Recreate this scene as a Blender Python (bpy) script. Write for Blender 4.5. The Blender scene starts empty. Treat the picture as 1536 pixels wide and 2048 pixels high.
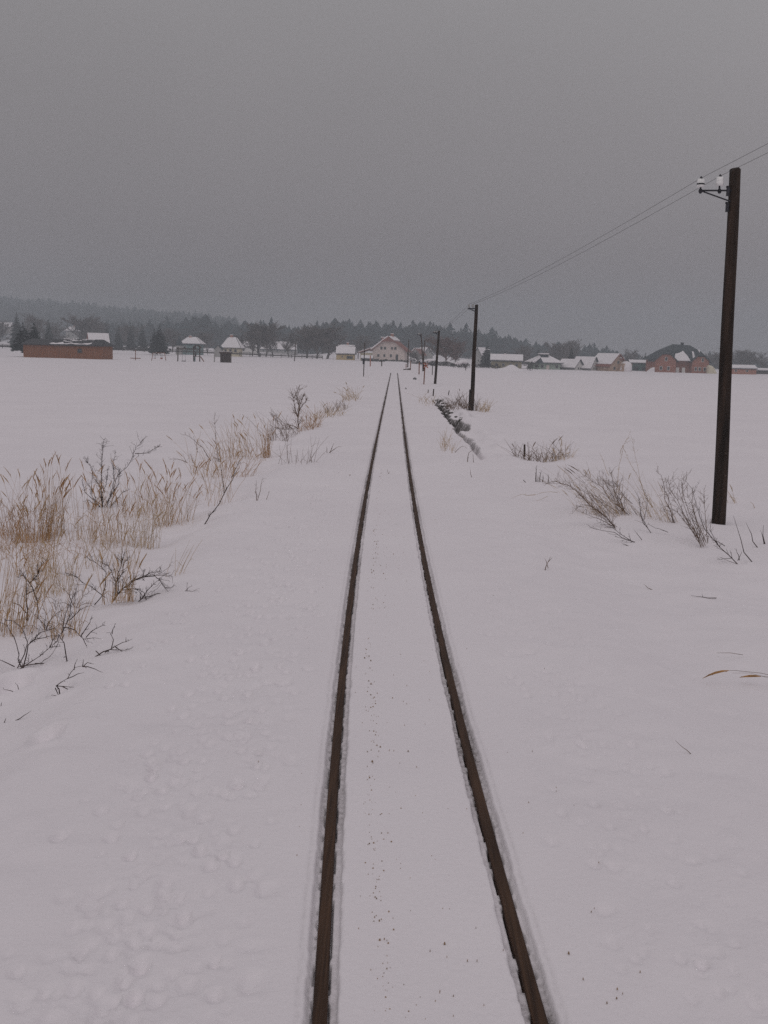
import bpy, math, random
import numpy as np
from mathutils import Vector, Matrix

random.seed(7)
RNG = np.random.default_rng(7)
C = bpy.context.scene.collection
SC = bpy.context.scene
R = math.radians

# ------------------------------------------------------------------ camera geometry
F_PX, EYE = 2100.0, 2.45
PITCH, YAW, ROLL = R(8.619), R(-0.249), R(1.4)
_F = Vector((math.sin(YAW)*math.cos(PITCH), math.cos(YAW)*math.cos(PITCH), -math.sin(PITCH)))
_R0 = Vector((math.cos(YAW), -math.sin(YAW), 0)); _U0 = _R0.cross(_F)
_RT = _R0*math.cos(ROLL) + _U0*math.sin(ROLL); _UP = -_R0*math.sin(ROLL) + _U0*math.cos(ROLL)

def at(px, py, d):
    """the point at world distance d (along the track axis) seen at photo position px, py"""
    v = _F + _RT*((px-768)/F_PX) - _UP*((py-1024)/F_PX)
    t = d/v.y
    return Vector((v.x*t, d, EYE + v.z*t))

# ------------------------------------------------------------------ terrain
def XC(y):
    y = np.asarray(y, float); q = np.maximum(y, 3.0)
    v = -.06 + .0025*q + .448*np.exp(-q/6.35)
    return v + np.minimum(y-3.0, 0)*-.0415
def sm(t):
    t = np.clip(t, 0, 1); return t*t*(3-2*t)
def _hash(ix, iy, s):
    n = (ix*374761393 + iy*668265263 + s*2147483647) & 0xffffffff
    n = ((n ^ (n >> 13))*1274126177) & 0xffffffff
    return ((n ^ (n >> 16)) & 0xffff)/65535.0
def vnoise(x, y, s=0):
    x = np.asarray(x, float); y = np.asarray(y, float)
    fx, fy = np.floor(x), np.floor(y)
    ix, iy = fx.astype(np.int64), fy.astype(np.int64)
    tx, ty = sm(x-fx), sm(y-fy)
    a = _hash(ix, iy, s); b = _hash(ix+1, iy, s); c = _hash(ix, iy+1, s); d = _hash(ix+1, iy+1, s)
    return (a*(1-tx)+b*tx)*(1-ty) + (c*(1-tx)+d*tx)*ty - .5
RIDGE_PX = [-400, 0, 330, 400, 470, 530, 600, 650, 690, 760, 800, 850, 900, 960, 1000, 1050, 1100, 1150, 1200, 1250, 1300, 1420, 1536, 1900]
RIDGE_PY = [640, 652, 640, 642, 648, 646, 655, 652, 643, 643, 649, 648, 656, 664, 669, 681, 686, 691, 698, 704, 709, 706, 712, 715]
def horizon(px): return 706 + (np.asarray(px)-785)*math.tan(ROLL)
def ridge_top(px, d=650.0):
    return EYE + (horizon(px) - np.interp(px, RIDGE_PX, RIDGE_PY))*d/F_PX
def zg(x, y):
    x = np.asarray(x, float); y = np.asarray(y, float)
    u = x - XC(y)
    z = np.full(np.broadcast(x, y).shape, .03)
    near = sm((70-y)/30)
    # left shoulder and hollow with mounds under the reeds
    lz = sm((-u-2.0)/1.2)
    z = z - .20*lz
    zone = sm((-u-2.1)/.7)*sm((u+7.5)/2.5)*near
    z = z + zone*(.20*vnoise(x/1.1, y/1.5, 3) + .13*vnoise(x/.45, y/.6, 4))
    # right: swale, then bank of the pole line, then field
    rz = sm((u-1.7)/1.0)
    z = z - .12*rz*sm((y-4)/4)
    z = z + sm((u-2.0)/.8)*sm((9-u)/4)*near*(.18*vnoise(x/1.6, y/2.2, 5) + .05*vnoise(x/.5, y/.6, 6))
    # ditch beside the track on the right
    wob = .14*vnoise(y/1.3, y*0+3, 8) + .08*vnoise(y/.5, y*0+9, 9)
    uc = 2.35 + wob
    dep = .50*sm((y-24)/6)*sm((64-y)/9)
    wr = .02 + .20*sm((y-28)/12)
    sc = .30*vnoise(y/1.5, y*0+17, 22) + .16*vnoise(y/.6, u*1.3, 23)
    prof = sm((u-uc+.24)/.16)*sm((uc+wr+sc*(.5+.5*sm((y-28)/8))-u)/.22)
    z = z - dep*prof*(1+.5*vnoise(y/.8, u*0+2, 24))
    z = z + .13*np.exp(-((u-uc-.62)/.32)**2)*sm((y-22)/6)*sm((66-y)/9)*(1+2.2*vnoise(y/1.1, u*1.6, 21))
    # broad field undulation
    fld = sm((np.abs(u)-5)/10)
    z = z + fld*(.16*vnoise(x/14, y/22, 11) + .05*vnoise(x/4, y/6, 12))
    # far fields
    z = z + 1.6*sm((y-230)/170)*np.clip(-x/130, 0, 1.3)
    z = z - 1.0*sm((y-130)/150)*np.clip((x-2)/25, 0, 1)*sm((640-y)/150)
    z = z + sm((-x-20)/60)*np.clip((y-430)/270, 0, 1)*6
    # wooded hill
    px = 785 + F_PX*x/np.maximum(y, 60.0)
    z = z + sm((y-470)/140)*sm((1000-y)/300)*(ridge_top(np.clip(px, -400, 1900)) - 17 - z)
    z = z + sm((y-850)/650)*np.interp(px, [-400, 0, 200, 420, 700], [52, 41, 31, 22, -5])
    return z
def zs(x, y): return float(zg(np.array([x]), np.array([y]))[0])
def G(px, py):
    """where the line of sight through px, py meets the ground"""
    v = _F + _RT*((px-768)/F_PX) - _UP*((py-1024)/F_PX)
    v = v/v.y
    ds = np.concatenate([np.arange(2.5, 60, .03), np.arange(60, 700, .5)])
    zz = EYE + v.z*ds - zg(v.x*ds, ds)
    k = np.where(zz <= 0)[0]
    d = float(ds[k[0]]) if len(k) else 420.0
    return Vector((v.x*d, d, zs(v.x*d, d)))

# ------------------------------------------------------------------ materials
def mat(name, col, rough=.8, var=.25, scale=6.0, bump=0.0, bscale=None, stretch=None, spec=.3, metallic=0):
    m = bpy.data.materials.new(name); m.use_nodes = True
    nt = m.node_tree; b = nt.nodes['Principled BSDF']
    b.inputs['Roughness'].default_value = rough
    b.inputs['Specular IOR Level'].default_value = spec
    b.inputs['Metallic'].default_value = metallic
    tc = nt.nodes.new('ShaderNodeTexCoord'); mp = nt.nodes.new('ShaderNodeMapping')
    nt.links.new(tc.outputs['Object'], mp.inputs['Vector'])
    if stretch: mp.inputs['Scale'].default_value = stretch
    n = nt.nodes.new('ShaderNodeTexNoise'); n.inputs['Scale'].default_value = scale; n.inputs['Detail'].default_value = 5
    nt.links.new(mp.outputs[0], n.inputs['Vector'])
    r = nt.nodes.new('ShaderNodeValToRGB')
    r.color_ramp.elements[0].position = .3; r.color_ramp.elements[1].position = .7
    r.color_ramp.elements[0].color = tuple(c*(1-var) for c in col)+(1,)
    r.color_ramp.elements[1].color = tuple(min(1, c*(1+var)) for c in col)+(1,)
    nt.links.new(n.outputs['Fac'], r.inputs[0]); nt.links.new(r.outputs[0], b.inputs['Base Color'])
    if bump:
        n2 = nt.nodes.new('ShaderNodeTexNoise'); n2.inputs['Scale'].default_value = bscale or scale*3; n2.inputs['Detail'].default_value = 6
        nt.links.new(mp.outputs[0], n2.inputs['Vector'])
        bp = nt.nodes.new('ShaderNodeBump'); bp.inputs['Strength'].default_value = bump; bp.inputs['Distance'].default_value = .02
        nt.links.new(n2.outputs['Fac'], bp.inputs['Height']); nt.links.new(bp.outputs[0], b.inputs['Normal'])
    return m

SNOWCOL = (.83, .79, .815)
M = dict(
    snow=mat('snow_cover', SNOWCOL, .9, .03, 2, .3, 14),
    rail=None,
    pole=mat('tarred_wood', (.029, .018, .013), .85, .85, 9, .9, 22, (1, 1, .10)),
    polegrey=mat('weathered_wood', (.065, .048, .040), .9, .4, 5, .5, 12, (1, 1, .15)),
    iron=mat('dark_iron', (.03, .03, .038), .6, .3, 12),
    porcelain=mat('porcelain', (.86, .86, .86), .25, .05, 8, spec=.5),
    wire=mat('wire_metal', (.07, .065, .065), .6, .1, 4),
    reed=mat('dry_reed', (.40, .255, .125), .9, .35, 9),
    straw=mat('pale_straw', (.44, .325, .20), .9, .3, 9),
    rust=mat('rust_stalk', (.35, .19, .075), .9, .35, 9),
    bark=mat('dark_bark', (.070, .049, .044), .9, .4, 20),
    twig=mat('brown_twig', (.165, .112, .082), .9, .4, 20),
    speck=mat('brown_dirt', (.30, .205, .135), .95, .5, 30),
    shedwall=mat('brown_boards', (.25, .098, .045), .85, .22, 1.6, .3, 5, (4, 4, .4)),
    shedroof=mat('dark_roofing_felt', (.055, .055, .06), .95, .35, 2),
    cream=mat('cream_render', (.62, .56, .42), .9, .1, 1.5),
    white=mat('white_render', (.68, .66, .64), .9, .1, 1.5),
    pink=mat('pink_render', (.66, .565, .525), .9, .08, 1),
    green=mat('green_render', (.33, .40, .34), .9, .1, 1),
    teal=mat('teal_render', (.21, .30, .30), .9, .1, 1),
    yellow=mat('yellow_render', (.50, .385, .20), .9, .1, 1),
    brick=mat('red_brick', (.335, .145, .105), .9, .2, 2.2),
    brick2=mat('pale_brick', (.42, .20, .15), .9, .2, 2.2),
    tile=mat('red_roof_tiles', (.26, .105, .085), .9, .2, 2),
    olive=mat('olive_grey_render', (.27, .24, .165), .9, .1, 1),
    slate=mat('dark_roof_tiles', (.045, .058, .066), .85, .25, 2),
    grey=mat('grey_render', (.36, .35, .34), .9, .12, 1),
    brownbox=mat('brown_planks', (.060, .040, .032), .9, .3, 3, stretch=(5, 5, .5)),
    darkgreen=mat('dark_green_boards', (.07, .11, .10), .9, .2, 2),
    glass=mat('dark_glass', (.035, .04, .045), .15, .2, 2, spec=.5),
    frame=mat('white_frame', (.70, .68, .66), .6, .05, 3),
    door=mat('brown_door', (.10, .06, .045), .7, .2, 3),
    redpaint=mat('red_paint', (.30, .07, .03), .6, .2, 4),
    redmetal=mat('rusty_metal', (.21, .085, .05), .8, .3, 6),
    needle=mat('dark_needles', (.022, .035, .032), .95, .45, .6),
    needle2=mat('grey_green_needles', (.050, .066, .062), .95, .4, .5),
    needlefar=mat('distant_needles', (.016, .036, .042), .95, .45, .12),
    bough=mat('bare_boughs', (.135, .115, .108), .95, .3, 1),
    boughred=mat('reddish_boughs', (.155, .098, .088), .95, .3, 1),
    hedge=mat('dark_hedge', (.045, .042, .040), .95, .5, 2),
    fence=mat('dark_fence_boards', (.07, .06, .058), .9, .3, 3),
    stone=mat('dark_stone', (.10, .095, .085), .9, .4, 5, .5, 10),
    tarp=mat('cream_tarp', (.66, .60, .46), .6, .06, 2),
    scaff=mat('orange_brown_wood', (.46, .33, .25), .9, .25, 2),
)

# rail steel: dark brown with a rusty flank
def rail_mat():
    m = bpy.data.materials.new('rusty_rail_steel'); m.use_nodes = True
    nt = m.node_tree; b = nt.nodes['Principled BSDF']
    tc = nt.nodes.new('ShaderNodeTexCoord')
    mp = nt.nodes.new('ShaderNodeMapping'); mp.inputs['Scale'].default_value = (60, 1.5, 20)
    nt.links.new(tc.outputs['Object'], mp.inputs[0])
    n = nt.nodes.new('ShaderNodeTexNoise'); n.inputs['Scale'].default_value = 1; n.inputs['Detail'].default_value = 6
    nt.links.new(mp.outputs[0], n.inputs['Vector'])
    r = nt.nodes.new('ShaderNodeValToRGB')
    r.color_ramp.elements[0].position = .3; r.color_ramp.elements[1].position = .72
    r.color_ramp.elements[0].color = (.030, .017, .012, 1); r.color_ramp.elements[1].color = (.088, .049, .030, 1)
    nt.links.new(n.outputs['Fac'], r.inputs[0]); nt.links.new(r.outputs[0], b.inputs['Base Color'])
    b.inputs['Roughness'].default_value = .75; b.inputs['Specular IOR Level'].default_value = .2
    return m
M['rail'] = rail_mat()

# snow ground: clean snow, dirt along the rails, earth on the open ditch bank
def ground_mat():
    m = bpy.data.materials.new('snow_field'); m.use_nodes = True
    nt = m.node_tree; b = nt.nodes['Principled BSDF']; L = nt.links.new
    tc = nt.nodes.new('ShaderNodeTexCoord')
    def noise(s, d=6, rough=.55):
        n = nt.nodes.new('ShaderNodeTexNoise'); n.inputs['Scale'].default_value = s; n.inputs['Detail'].default_value = d
        n.inputs['Roughness'].default_value = rough; L(tc.outputs['Object'], n.inputs['Vector']); return n
    def ramp(src, p0, p1, c0, c1):
        r = nt.nodes.new('ShaderNodeValToRGB'); r.color_ramp.elements[0].position = p0; r.color_ramp.elements[1].position = p1
        r.color_ramp.elements[0].color = c0; r.color_ramp.elements[1].color = c1; L(src, r.inputs[0]); return r
    base = ramp(noise(.35, 8, .6).outputs['Fac'], .3, .7, (.805, .755, .79, 1), (.855, .805, .837, 1))
    a = nt.nodes.new('ShaderNodeAttribute'); a.attribute_name = 'dirt'
    dn = ramp(noise(28, 5, .65).outputs['Fac'], .42, .66, (0, 0, 0, 1), (1, 1, 1, 1))
    mx = nt.nodes.new('ShaderNodeMath'); mx.operation = 'MULTIPLY_ADD'
    L(dn.outputs[0], mx.inputs[0]); mx.inputs[1].default_value = .70; mx.inputs[2].default_value = .42
    m2 = nt.nodes.new('ShaderNodeMath'); m2.operation = 'MULTIPLY'; L(a.outputs['Fac'], m2.inputs[0]); L(mx.outputs[0], m2.inputs[1])
    mixd = nt.nodes.new('ShaderNodeMix'); mixd.data_type = 'RGBA'; L(m2.outputs[0], mixd.inputs['Factor'])
    L(base.outputs[0], mixd.inputs['A']); mixd.inputs['B'].default_value = (.27, .245, .245, 1)
    e = nt.nodes.new('ShaderNodeAttribute'); e.attribute_name = 'earth'
    en = ramp(noise(4.5, 6, .7).outputs['Fac'], .36, .50, (0, 0, 0, 1), (1, 1, 1, 1))
    m3 = nt.nodes.new('ShaderNodeMath'); m3.operation = 'MULTIPLY'; L(e.outputs['Fac'], m3.inputs[0]); L(en.outputs[0], m3.inputs[1])
    mixe = nt.nodes.new('ShaderNodeMix'); mixe.data_type = 'RGBA'; L(m3.outputs[0], mixe.inputs['Factor'])
    L(mixd.outputs['Result'], mixe.inputs['A']); mixe.inputs['B'].default_value = (.055, .048, .040, 1)
    L(mixe.outputs['Result'], b.inputs['Base Color'])
    b.inputs['Roughness'].default_value = .95; b.inputs['Specular IOR Level'].default_value = .15
    bp = nt.nodes.new('ShaderNodeBump'); bp.inputs['Strength'].default_value = .6; bp.inputs['Distance'].default_value = .012
    L(noise(26, 7, .65).outputs['Fac'], bp.inputs['Height']); L(bp.outputs[0], b.inputs['Normal'])
    return m

# ------------------------------------------------------------------ mesh helpers
class MB:
    def __init__(s): s.v = []; s.f = []
    def add(s, vs, fs):
        o = len(s.v); s.v += [tuple(p) for p in vs]; s.f += [tuple(i+o for i in f) for f in fs]; return s
    def box(s, c, size, rz=0.0, ry=0.0, rx=0.0):
        hx, hy, hz = (q/2 for q in size)
        mt = Matrix.Rotation(rz, 3, 'Z') @ Matrix.Rotation(ry, 3, 'Y') @ Matrix.Rotation(rx, 3, 'X'); c = Vector(c)
        P = [c + mt @ Vector((sx*hx, sy*hy, sz*hz)) for sx in (-1, 1) for sy in (-1, 1) for sz in (-1, 1)]
        return s.add(P, [(0, 1, 3, 2), (4, 6, 7, 5), (0, 4, 5, 1), (2, 3, 7, 6), (0, 2, 6, 4), (1, 5, 7, 3)])
    def tube(s, pts, rad, n=6, cap=True):
        pts = [Vector(p) for p in pts]
        if not hasattr(rad, '__len__'): rad = [rad]*len(pts)
        o = len(s.v); k = len(pts)
        for i, p in enumerate(pts):
            t = pts[min(i+1, k-1)] - pts[max(i-1, 0)]
            if t.length < 1e-9: t = Vector((0, 0, 1))
            t.normalize()
            a = Vector((1, 0, 0)) if abs(t.x) < .8 else Vector((0, 1, 0))
            e1 = t.cross(a).normalized(); e2 = t.cross(e1)
            for j in range(n):
                w = 2*math.pi*j/n
                s.v.append(tuple(p + (e1*math.cos(w) + e2*math.sin(w))*rad[i]))
        for i in range(k-1):
            for j in range(n):
                s.f.append((o+i*n+j, o+i*n+(j+1) % n, o+(i+1)*n+(j+1) % n, o+(i+1)*n+j))
        if cap:
            s.f.append(tuple(o+j for j in reversed(range(n)))); s.f.append(tuple(o+(k-1)*n+j for j in range(n)))
        return s
    def lathe(s, c, prof, n=12):
        c = Vector(c); o = len(s.v)
        for r, z in prof:
            for j in range(n):
                w = 2*math.pi*j/n; s.v.append(tuple(c + Vector((r*math.cos(w), r*math.sin(w), z))))
        for i in range(len(prof)-1):
            for j in range(n):
                s.f.append((o+i*n+j, o+i*n+(j+1) % n, o+(i+1)*n+(j+1) % n, o+(i+1)*n+j))
        s.f.append(tuple(o+j for j in reversed(range(n)))); s.f.append(tuple(o+(len(prof)-1)*n+j for j in range(n)))
        return s
    def plate(s, pts, th):
        """a flat polygon given thickness th along its (upward) normal"""
        P = [Vector(p) for p in pts]; nrm = (P[1]-P[0]).cross(P[2]-P[0]).normalized()
        if nrm.z < 0 or (abs(nrm.z) < 1e-6 and nrm.y > 0): P.reverse(); nrm = -nrm
        k = len(P); Q = [p + nrm*th for p in P]
        fs = [tuple(reversed(range(k))), tuple(range(k, 2*k))] + [(i, (i+1) % k, k+(i+1) % k, k+i) for i in range(k)]
        return s.add(P+Q, fs)
    def prism(s, poly, y0, y1):
        """polygon in x,z extruded along y"""
        k = len(poly)
        return s.add([(x, y0, z) for x, z in poly]+[(x, y1, z) for x, z in poly],
                     [tuple(range(k)), tuple(reversed(range(k, 2*k)))] + [((i+1) % k, i, k+i, k+(i+1) % k) for i in range(k)])
    def build(s, name, material, parent=None, smooth=False):
        me = bpy.data.meshes.new(name); me.from_pydata(s.v, [], s.f); me.update()
        me.materials.append(material)
        if smooth: me.shade_smooth()
        o = bpy.data.objects.new(name, me); C.objects.link(o); o.parent = parent
        return o

def tag(o, label=None, cat=None, group=None, kind=None):
    if label: o['label'] = label
    if cat: o['category'] = cat
    if group: o['group'] = group
    if kind: o['kind'] = kind
    return o
def empty(name, loc, rz=0.0, label=None, cat=None, group=None):
    o = bpy.data.objects.new(name, None); C.objects.link(o); o.empty_display_size = .2
    o.location = loc; o.rotation_euler.z = rz
    return tag(o, label, cat, group)
def copy_tree(o, parent=None):
    c = o.copy(); C.objects.link(c); c.parent = parent
    for ch in list(o.children): copy_tree(ch, c)
    return c

# ------------------------------------------------------------------ ground sheet
GA = .4125                                     # half the distance between the rail centres
def build_ground():
    off_in = [.0285, .033, .039, .046, .053, .059, .064, .070, .078, .092, .115, .15, .20, .26, .33]
    off_out = [.0285, .034, .041, .049, .057, .065, .073, .082, .092, .104, .118, .135, .16, .2, .25]
    us = [0.0, .03, -.03]
    for sgn in (-1, 1):
        c = sgn*GA; us.append(c); us += [c+.02, c-.02]
        us += [c - sgn*o for o in off_in] + [c + sgn*o for o in off_out]
        us += [sgn*(.70 + .017*i) for i in range(84)] + [sgn*(2.111 + .042*i) for i in range(1, 60)]
        q = 2.111+.042*59
        st = .05
        while q < 1500: q += st; st *= 1.11; us.append(sgn*q)
    us = np.array(sorted(set(round(float(x), 5) for x in us)))
    ys = [-40, -25, -15, -9, -6, -4, -2.5, -1.5, -.7, 0, .6, 1.2, 1.7, 2.1, 2.4, 2.7, 2.9]
    y = 3.05
    while y < 1880:
        ys.append(y); y += max(.014, .0044*y) if y < 220 else .02*y
    ys.append(1880)
    ys = np.array(ys)
    U, Y = np.meshgrid(us, ys)
    fade = 1/(1+np.maximum(Y-150, 0)/50)
    X = U + XC(np.minimum(Y, 300))
    Z = zg(X, Y)
    far = sm((Y-60)/80)
    # soft unevenness of the snow on the bed
    Z += (1-far)*(.010*vnoise(X/.35, Y/.5, 31) + .012*vnoise(X/.9, Y/1.3, 32))
    Z += (1-far)*sm((np.abs(U)-.62)/.3)*(.014*vnoise(X/.13, Y/.15, 33) + .018*vnoise(X/.3, Y/.33, 34))
    # wind lines in the fields
    Z += sm((np.abs(U)-3.5)/3)*.012*vnoise(X/.5, Y/2.5, 36)*(1-far)
    lump = np.zeros_like(Z)
    def dimple(x, y, rx, ry, dep, rim=.12):
        r0 = np.searchsorted(ys, y-2.2*ry); r1 = np.searchsorted(ys, y+2.2*ry)
        u = x - float(XC(y)); c0 = np.searchsorted(us, u-2.2*rx); c1 = np.searchsorted(us, u+2.2*rx)
        if r1 <= r0 or c1 <= c0: return
        a = (X[r0:r1, c0:c1]-x)/rx; b = (Y[r0:r1, c0:c1]-y)/ry
        q = np.sqrt(a*a+b*b)
        lump[r0:r1, c0:c1] += -dep*sm((1.15-q)/.5) + rim*dep*np.exp(-((q-1.35)/.28)**2)
    rr = random.Random(3)
    # trodden strip left of the track, weaker one on the right, prints of an animal among the reeds
    for i in range(1500):
        y = 3.4*math.exp(rr.random()*2.75); u = rr.gauss(-1.12, .30) - .1*rr.random()
        if u > -.66 or u < -2.2: continue
        s = rr.uniform(.6, 1.35)
        dimple(u+float(XC(y)), y, .028*s, .046*s, .0145*s*rr.uniform(.3, 1.2)*(.7+.5*min(1, y/14)))
    for i in range(90):
        y = 3.4 + i*.37 + rr.uniform(-.06, .06); u = -.98 + (.13 if i % 2 else -.13) + rr.uniform(-.06, .06) + .12*math.sin(y*.31)
        dimple(u+float(XC(y)), y, .042, .085, .020*rr.uniform(.3, 1.1))
    for i in range(650):
        y = 3.4*math.exp(rr.random()*2.6); u = rr.gauss(1.18, .24)
        if u < .68 or u > 2.1: continue
        s = rr.uniform(.6, 1.3)
        dimple(u+float(XC(y)), y, .028*s, .044*s, .010*s*rr.uniform(.3, 1.2))
    for px, py, w in [(340, 1226, 9), (371, 1230, 9), (349, 1249, 9), (367, 1248, 8), (308, 1283, 9), (331, 1283, 10), (302, 1298, 7), (285, 1332, 9),
                      (255, 1344, 11), (220, 1373, 13), (251, 1372, 12), (393, 1213, 8), (412, 1209, 8), (521, 1425, 13), (499, 1443, 13), (446, 1717, 17),
                      (262, 1717, 16), (477, 1572, 14), (518, 1508, 10), (304, 1543, 12), (170, 1402, 14), (425, 1160, 8), (437, 1180, 8), (1290, 1172, 6)]:
        p = G(px, py); s = p.y/F_PX
        dimple(p.x, p.y, w*s*.75, w*s*1.15, .026)
    for px, py, w, dp in [(25, 1372, 34, .07), (95, 1472, 30, .05), (120, 1385, 20, .04)]:
        p = G(px, py); s = p.y/F_PX
        dimple(p.x, p.y, w*s, w*s*1.6, dp, .4)
    for px, py, r, dp in [(1437, 1046, .22, .09), (943, 820, .30, .10), (533, 912, .35, .04), (350, 1048, .45, .04), (205, 1010, .4, .045), (232, 1198, .35, .045), (45, 1082, .5, .04),
                          (1245, 1024, .4, .045), (1402, 1088, .28, .05), (1472, 1124, .12, .04), (410, 1045, .12, .03), (48, 1330, .2, .035), (1085, 920, .5, .04), (515, 998, .2, .03)]:
        p = G(px, py); dimple(p.x, p.y, r, r*1.1, dp, .12)
    Z += lump
    # the two grooves beside each rail
    dirt = np.zeros_like(Z)
    for sgn in (-1, 1):
        T = (U - sgn*GA)*sgn                     # >0 outside the gauge, <0 inside
        wi = .005*vnoise(Y/.12, Y*0+sgn*5, 41) + .007*vnoise(Y/.5, Y*0+sgn*7, 42) + .006*vnoise(Y/.045, Y*0+sgn, 43)
        jag = vnoise(Y/.035, T*18+sgn*3, 44) + .7*vnoise(Y/.09, T*9+sgn*4, 45)
        inside = (T < -.028) & (T > -.13)
        a = -T
        flo = -.014 + .010*jag + .014*vnoise(Y/.3, Y*0+sgn*11, 46)
        gap = np.where((a < .037) & (jag > -.05), -.045, 0.0)
        wall = sm((a-(.060+wi))/.012)
        Z = np.where(inside, (flo+gap)*(1-wall) + Z*wall, Z)
        outside = (T > .028) & (T < .21)
        flo2 = -.012 + .012*jag + .10*np.clip(T-.04, 0, .06)
        gap2 = np.where((T < .035) & (jag > .12), -.03, 0.0)
        wall2 = sm((T-(.049+.9*wi))/.012)*np.clip(.78+(T-.05)/.2, .78, 1)
        ridge = -.006*np.exp(-((T-.088-wi)/.007)**2)
        Z = np.where(outside, (flo2+gap2)*(1-wall2) + (Z+ridge)*wall2, Z)
        Z = np.where(np.abs(T) < .027, -.07, Z)
        k = np.clip(1-wall, 0, 1)*(T < 0)*(a < .1) + np.clip(1-wall2, 0, 1)*(T > 0)*(T < .2)
        strk = np.clip(.5+1.2*vnoise(Y/1.1, Y*0+sgn*13, 47), .15, 1)
        dirt = np.maximum(dirt, k*strk + .2*np.exp(-((T-.088-wi)/.007)**2)*(T > 0))
    # the rails disappear under packed snow at the road crossing
    cross = sm((Y-128)/8)*sm((3.5-np.abs(U))/1.5)
    Z = Z*(1-cross) + cross*np.maximum(Z, .06 + .05*sm((Y-134)/10)*sm((165-Y)/15))
    dirt *= 1-cross
    # open earth on the far bank of the ditch
    gz_u = np.gradient(Z, axis=1)/np.maximum(np.gradient(U, axis=1), 1e-6)
    earth = sm((np.abs(gz_u)-.55)/.5)*((U > 1.9) & (U < 3.4) & (Y > 24) & (Y < 66))*sm((Y-25)/5)
    earth = np.clip(earth*(.55+.5*sm((Y-32)/12)), 0, 1)
    nr, nc = Z.shape
    me = bpy.data.meshes.new('snow_field')
    co = np.stack([X, Y, Z], -1).reshape(-1, 3).astype(np.float32)
    idx = np.arange(nr*nc).reshape(nr, nc)
    q = np.stack([idx[:-1, :-1], idx[:-1, 1:], idx[1:, 1:], idx[1:, :-1]], -1).reshape(-1, 4)
    me.vertices.add(len(co)); me.vertices.foreach_set('co', co.ravel())
    me.loops.add(q.size); me.loops.foreach_set('vertex_index', q.ravel().astype(np.int32))
    me.polygons.add(len(q)); me.polygons.foreach_set('loop_start', (np.arange(len(q))*4).astype(np.int32))
    me.polygons.foreach_set('loop_total', np.full(len(q), 4, np.int32))
    me.update(calc_edges=True)
    for nm, arr in (('dirt', dirt), ('earth', earth)):
        at_ = me.attributes.new(nm, 'FLOAT', 'POINT'); at_.data.foreach_set('value', np.clip(arr, 0, 1).ravel().astype(np.float32))
    me.materials.append(ground_mat()); me.shade_smooth()
    o = bpy.data.objects.new('snow_field', me); C.objects.link(o)
    tag(o, kind='structure')
build_ground()

# ------------------------------------------------------------------ rails
trk = empty('railway_track', (0, 0, 0), 0, 'narrow gauge railway track, two dark rusty rails running through the snow', 'railway track')
def rail(sgn, lab):
    m = MB(); ys = list(np.arange(-6, 12, .25)) + list(np.arange(12, 60, 1.0)) + list(np.arange(60, 137, 4.0))
    prof = [(-.0265, -.055), (-.0275, -.006), (-.022, 0), (.022, 0), (.0275, -.006), (.0265, -.055)]
    prof2 = prof + [(.010, -.075), (-.010, -.075)]
    k = len(prof2); vs = []; fs = []
    for y in ys:
        x = float(XC(y)) + sgn*GA
        vs += [(x+a, y, b) for a, b in prof2]
    for i in range(len(ys)-1):
        for j in range(k): fs.append((i*k+j, i*k+(j+1) % k, (i+1)*k+(j+1) % k, (i+1)*k+j))
    fs.append(tuple(reversed(range(k)))); fs.append(tuple((len(ys)-1)*k+j for j in range(k)))
    m.add(vs, fs)
    o = m.build('rail', M['rail'], trk); o['label'] = lab
rail(-1, 'left rail, nearly straight up the picture'); rail(1, 'right rail, slanting more strongly')

# drips and crumbs on the snow between and beside the rails
def specks():
    m = MB(); rr = random.Random(11)
    def blob(x, y, r):
        r *= .78
        z = max(zs(x, y), .03) + .0045 if abs(x-float(XC(y))) < 2 else zs(x, y)+.005
        n = 6; ph = rr.random()*6; st = rr.uniform(.8, 1.8)
        ring = [(x + r*rr.uniform(.7, 1.2)*math.cos(ph+j*math.pi/3), y + st*r*rr.uniform(.7, 1.2)*math.sin(ph+j*math.pi/3), z-.006) for j in range(n)]
        top = [(x + .6*(a-x), y + .6*(b-y), z+.0015+.05*r) for a, b, c in ring]
        m.add(ring+top, [(j, (j+1) % n, n+(j+1) % n, n+j) for j in range(n)] + [tuple(range(n, 2*n))])
    for i in range(300):
        y = 3.3*math.exp(rr.random()**1.1*1.9)
        u = -.19 + .022*math.sin(y*2.1) + rr.gauss(0, .018)
        if rr.random() < .3: u += rr.gauss(.10, .07)
        blob(u+float(XC(y)), y, rr.choice([.002, .002, .0025, .003, .004, .0055, .007])*(.8+.25*math.log(y/3)))
    for i in range(150):
        y = 3.3*math.exp(rr.random()*2.0); u = rr.uniform(-.33, .33)
        blob(u+float(XC(y)), y, rr.choice([.002, .0025, .003]))
    for i in range(34):
        y = 3.3*math.exp(rr.random()*1.5); u = rr.choice([-1, 1])*(.55+abs(rr.gauss(0, .3)))
        blob(u+float(XC(y)), y, rr.choice([.0022, .003]))
    for px, py, r in [(1137, 1911, .006), (1166, 1962, .003), (1234, 1983, .005), (1280, 1946, .0035), (1245, 1992, .003), (1233, 2004, .004), (602, 1615, .0035), (594, 1716, .004),
                      (1046, 1668, .005), (700, 950, .02), (870, 1040, .01)]:
        p = G(px, py); blob(p.x, p.y, r)
    o = m.build('dirt_specks', M['speck']); tag(o, 'brown drips and crumbs of dirt on the snow between the rails', 'dirt', kind='stuff')
specks()

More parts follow.
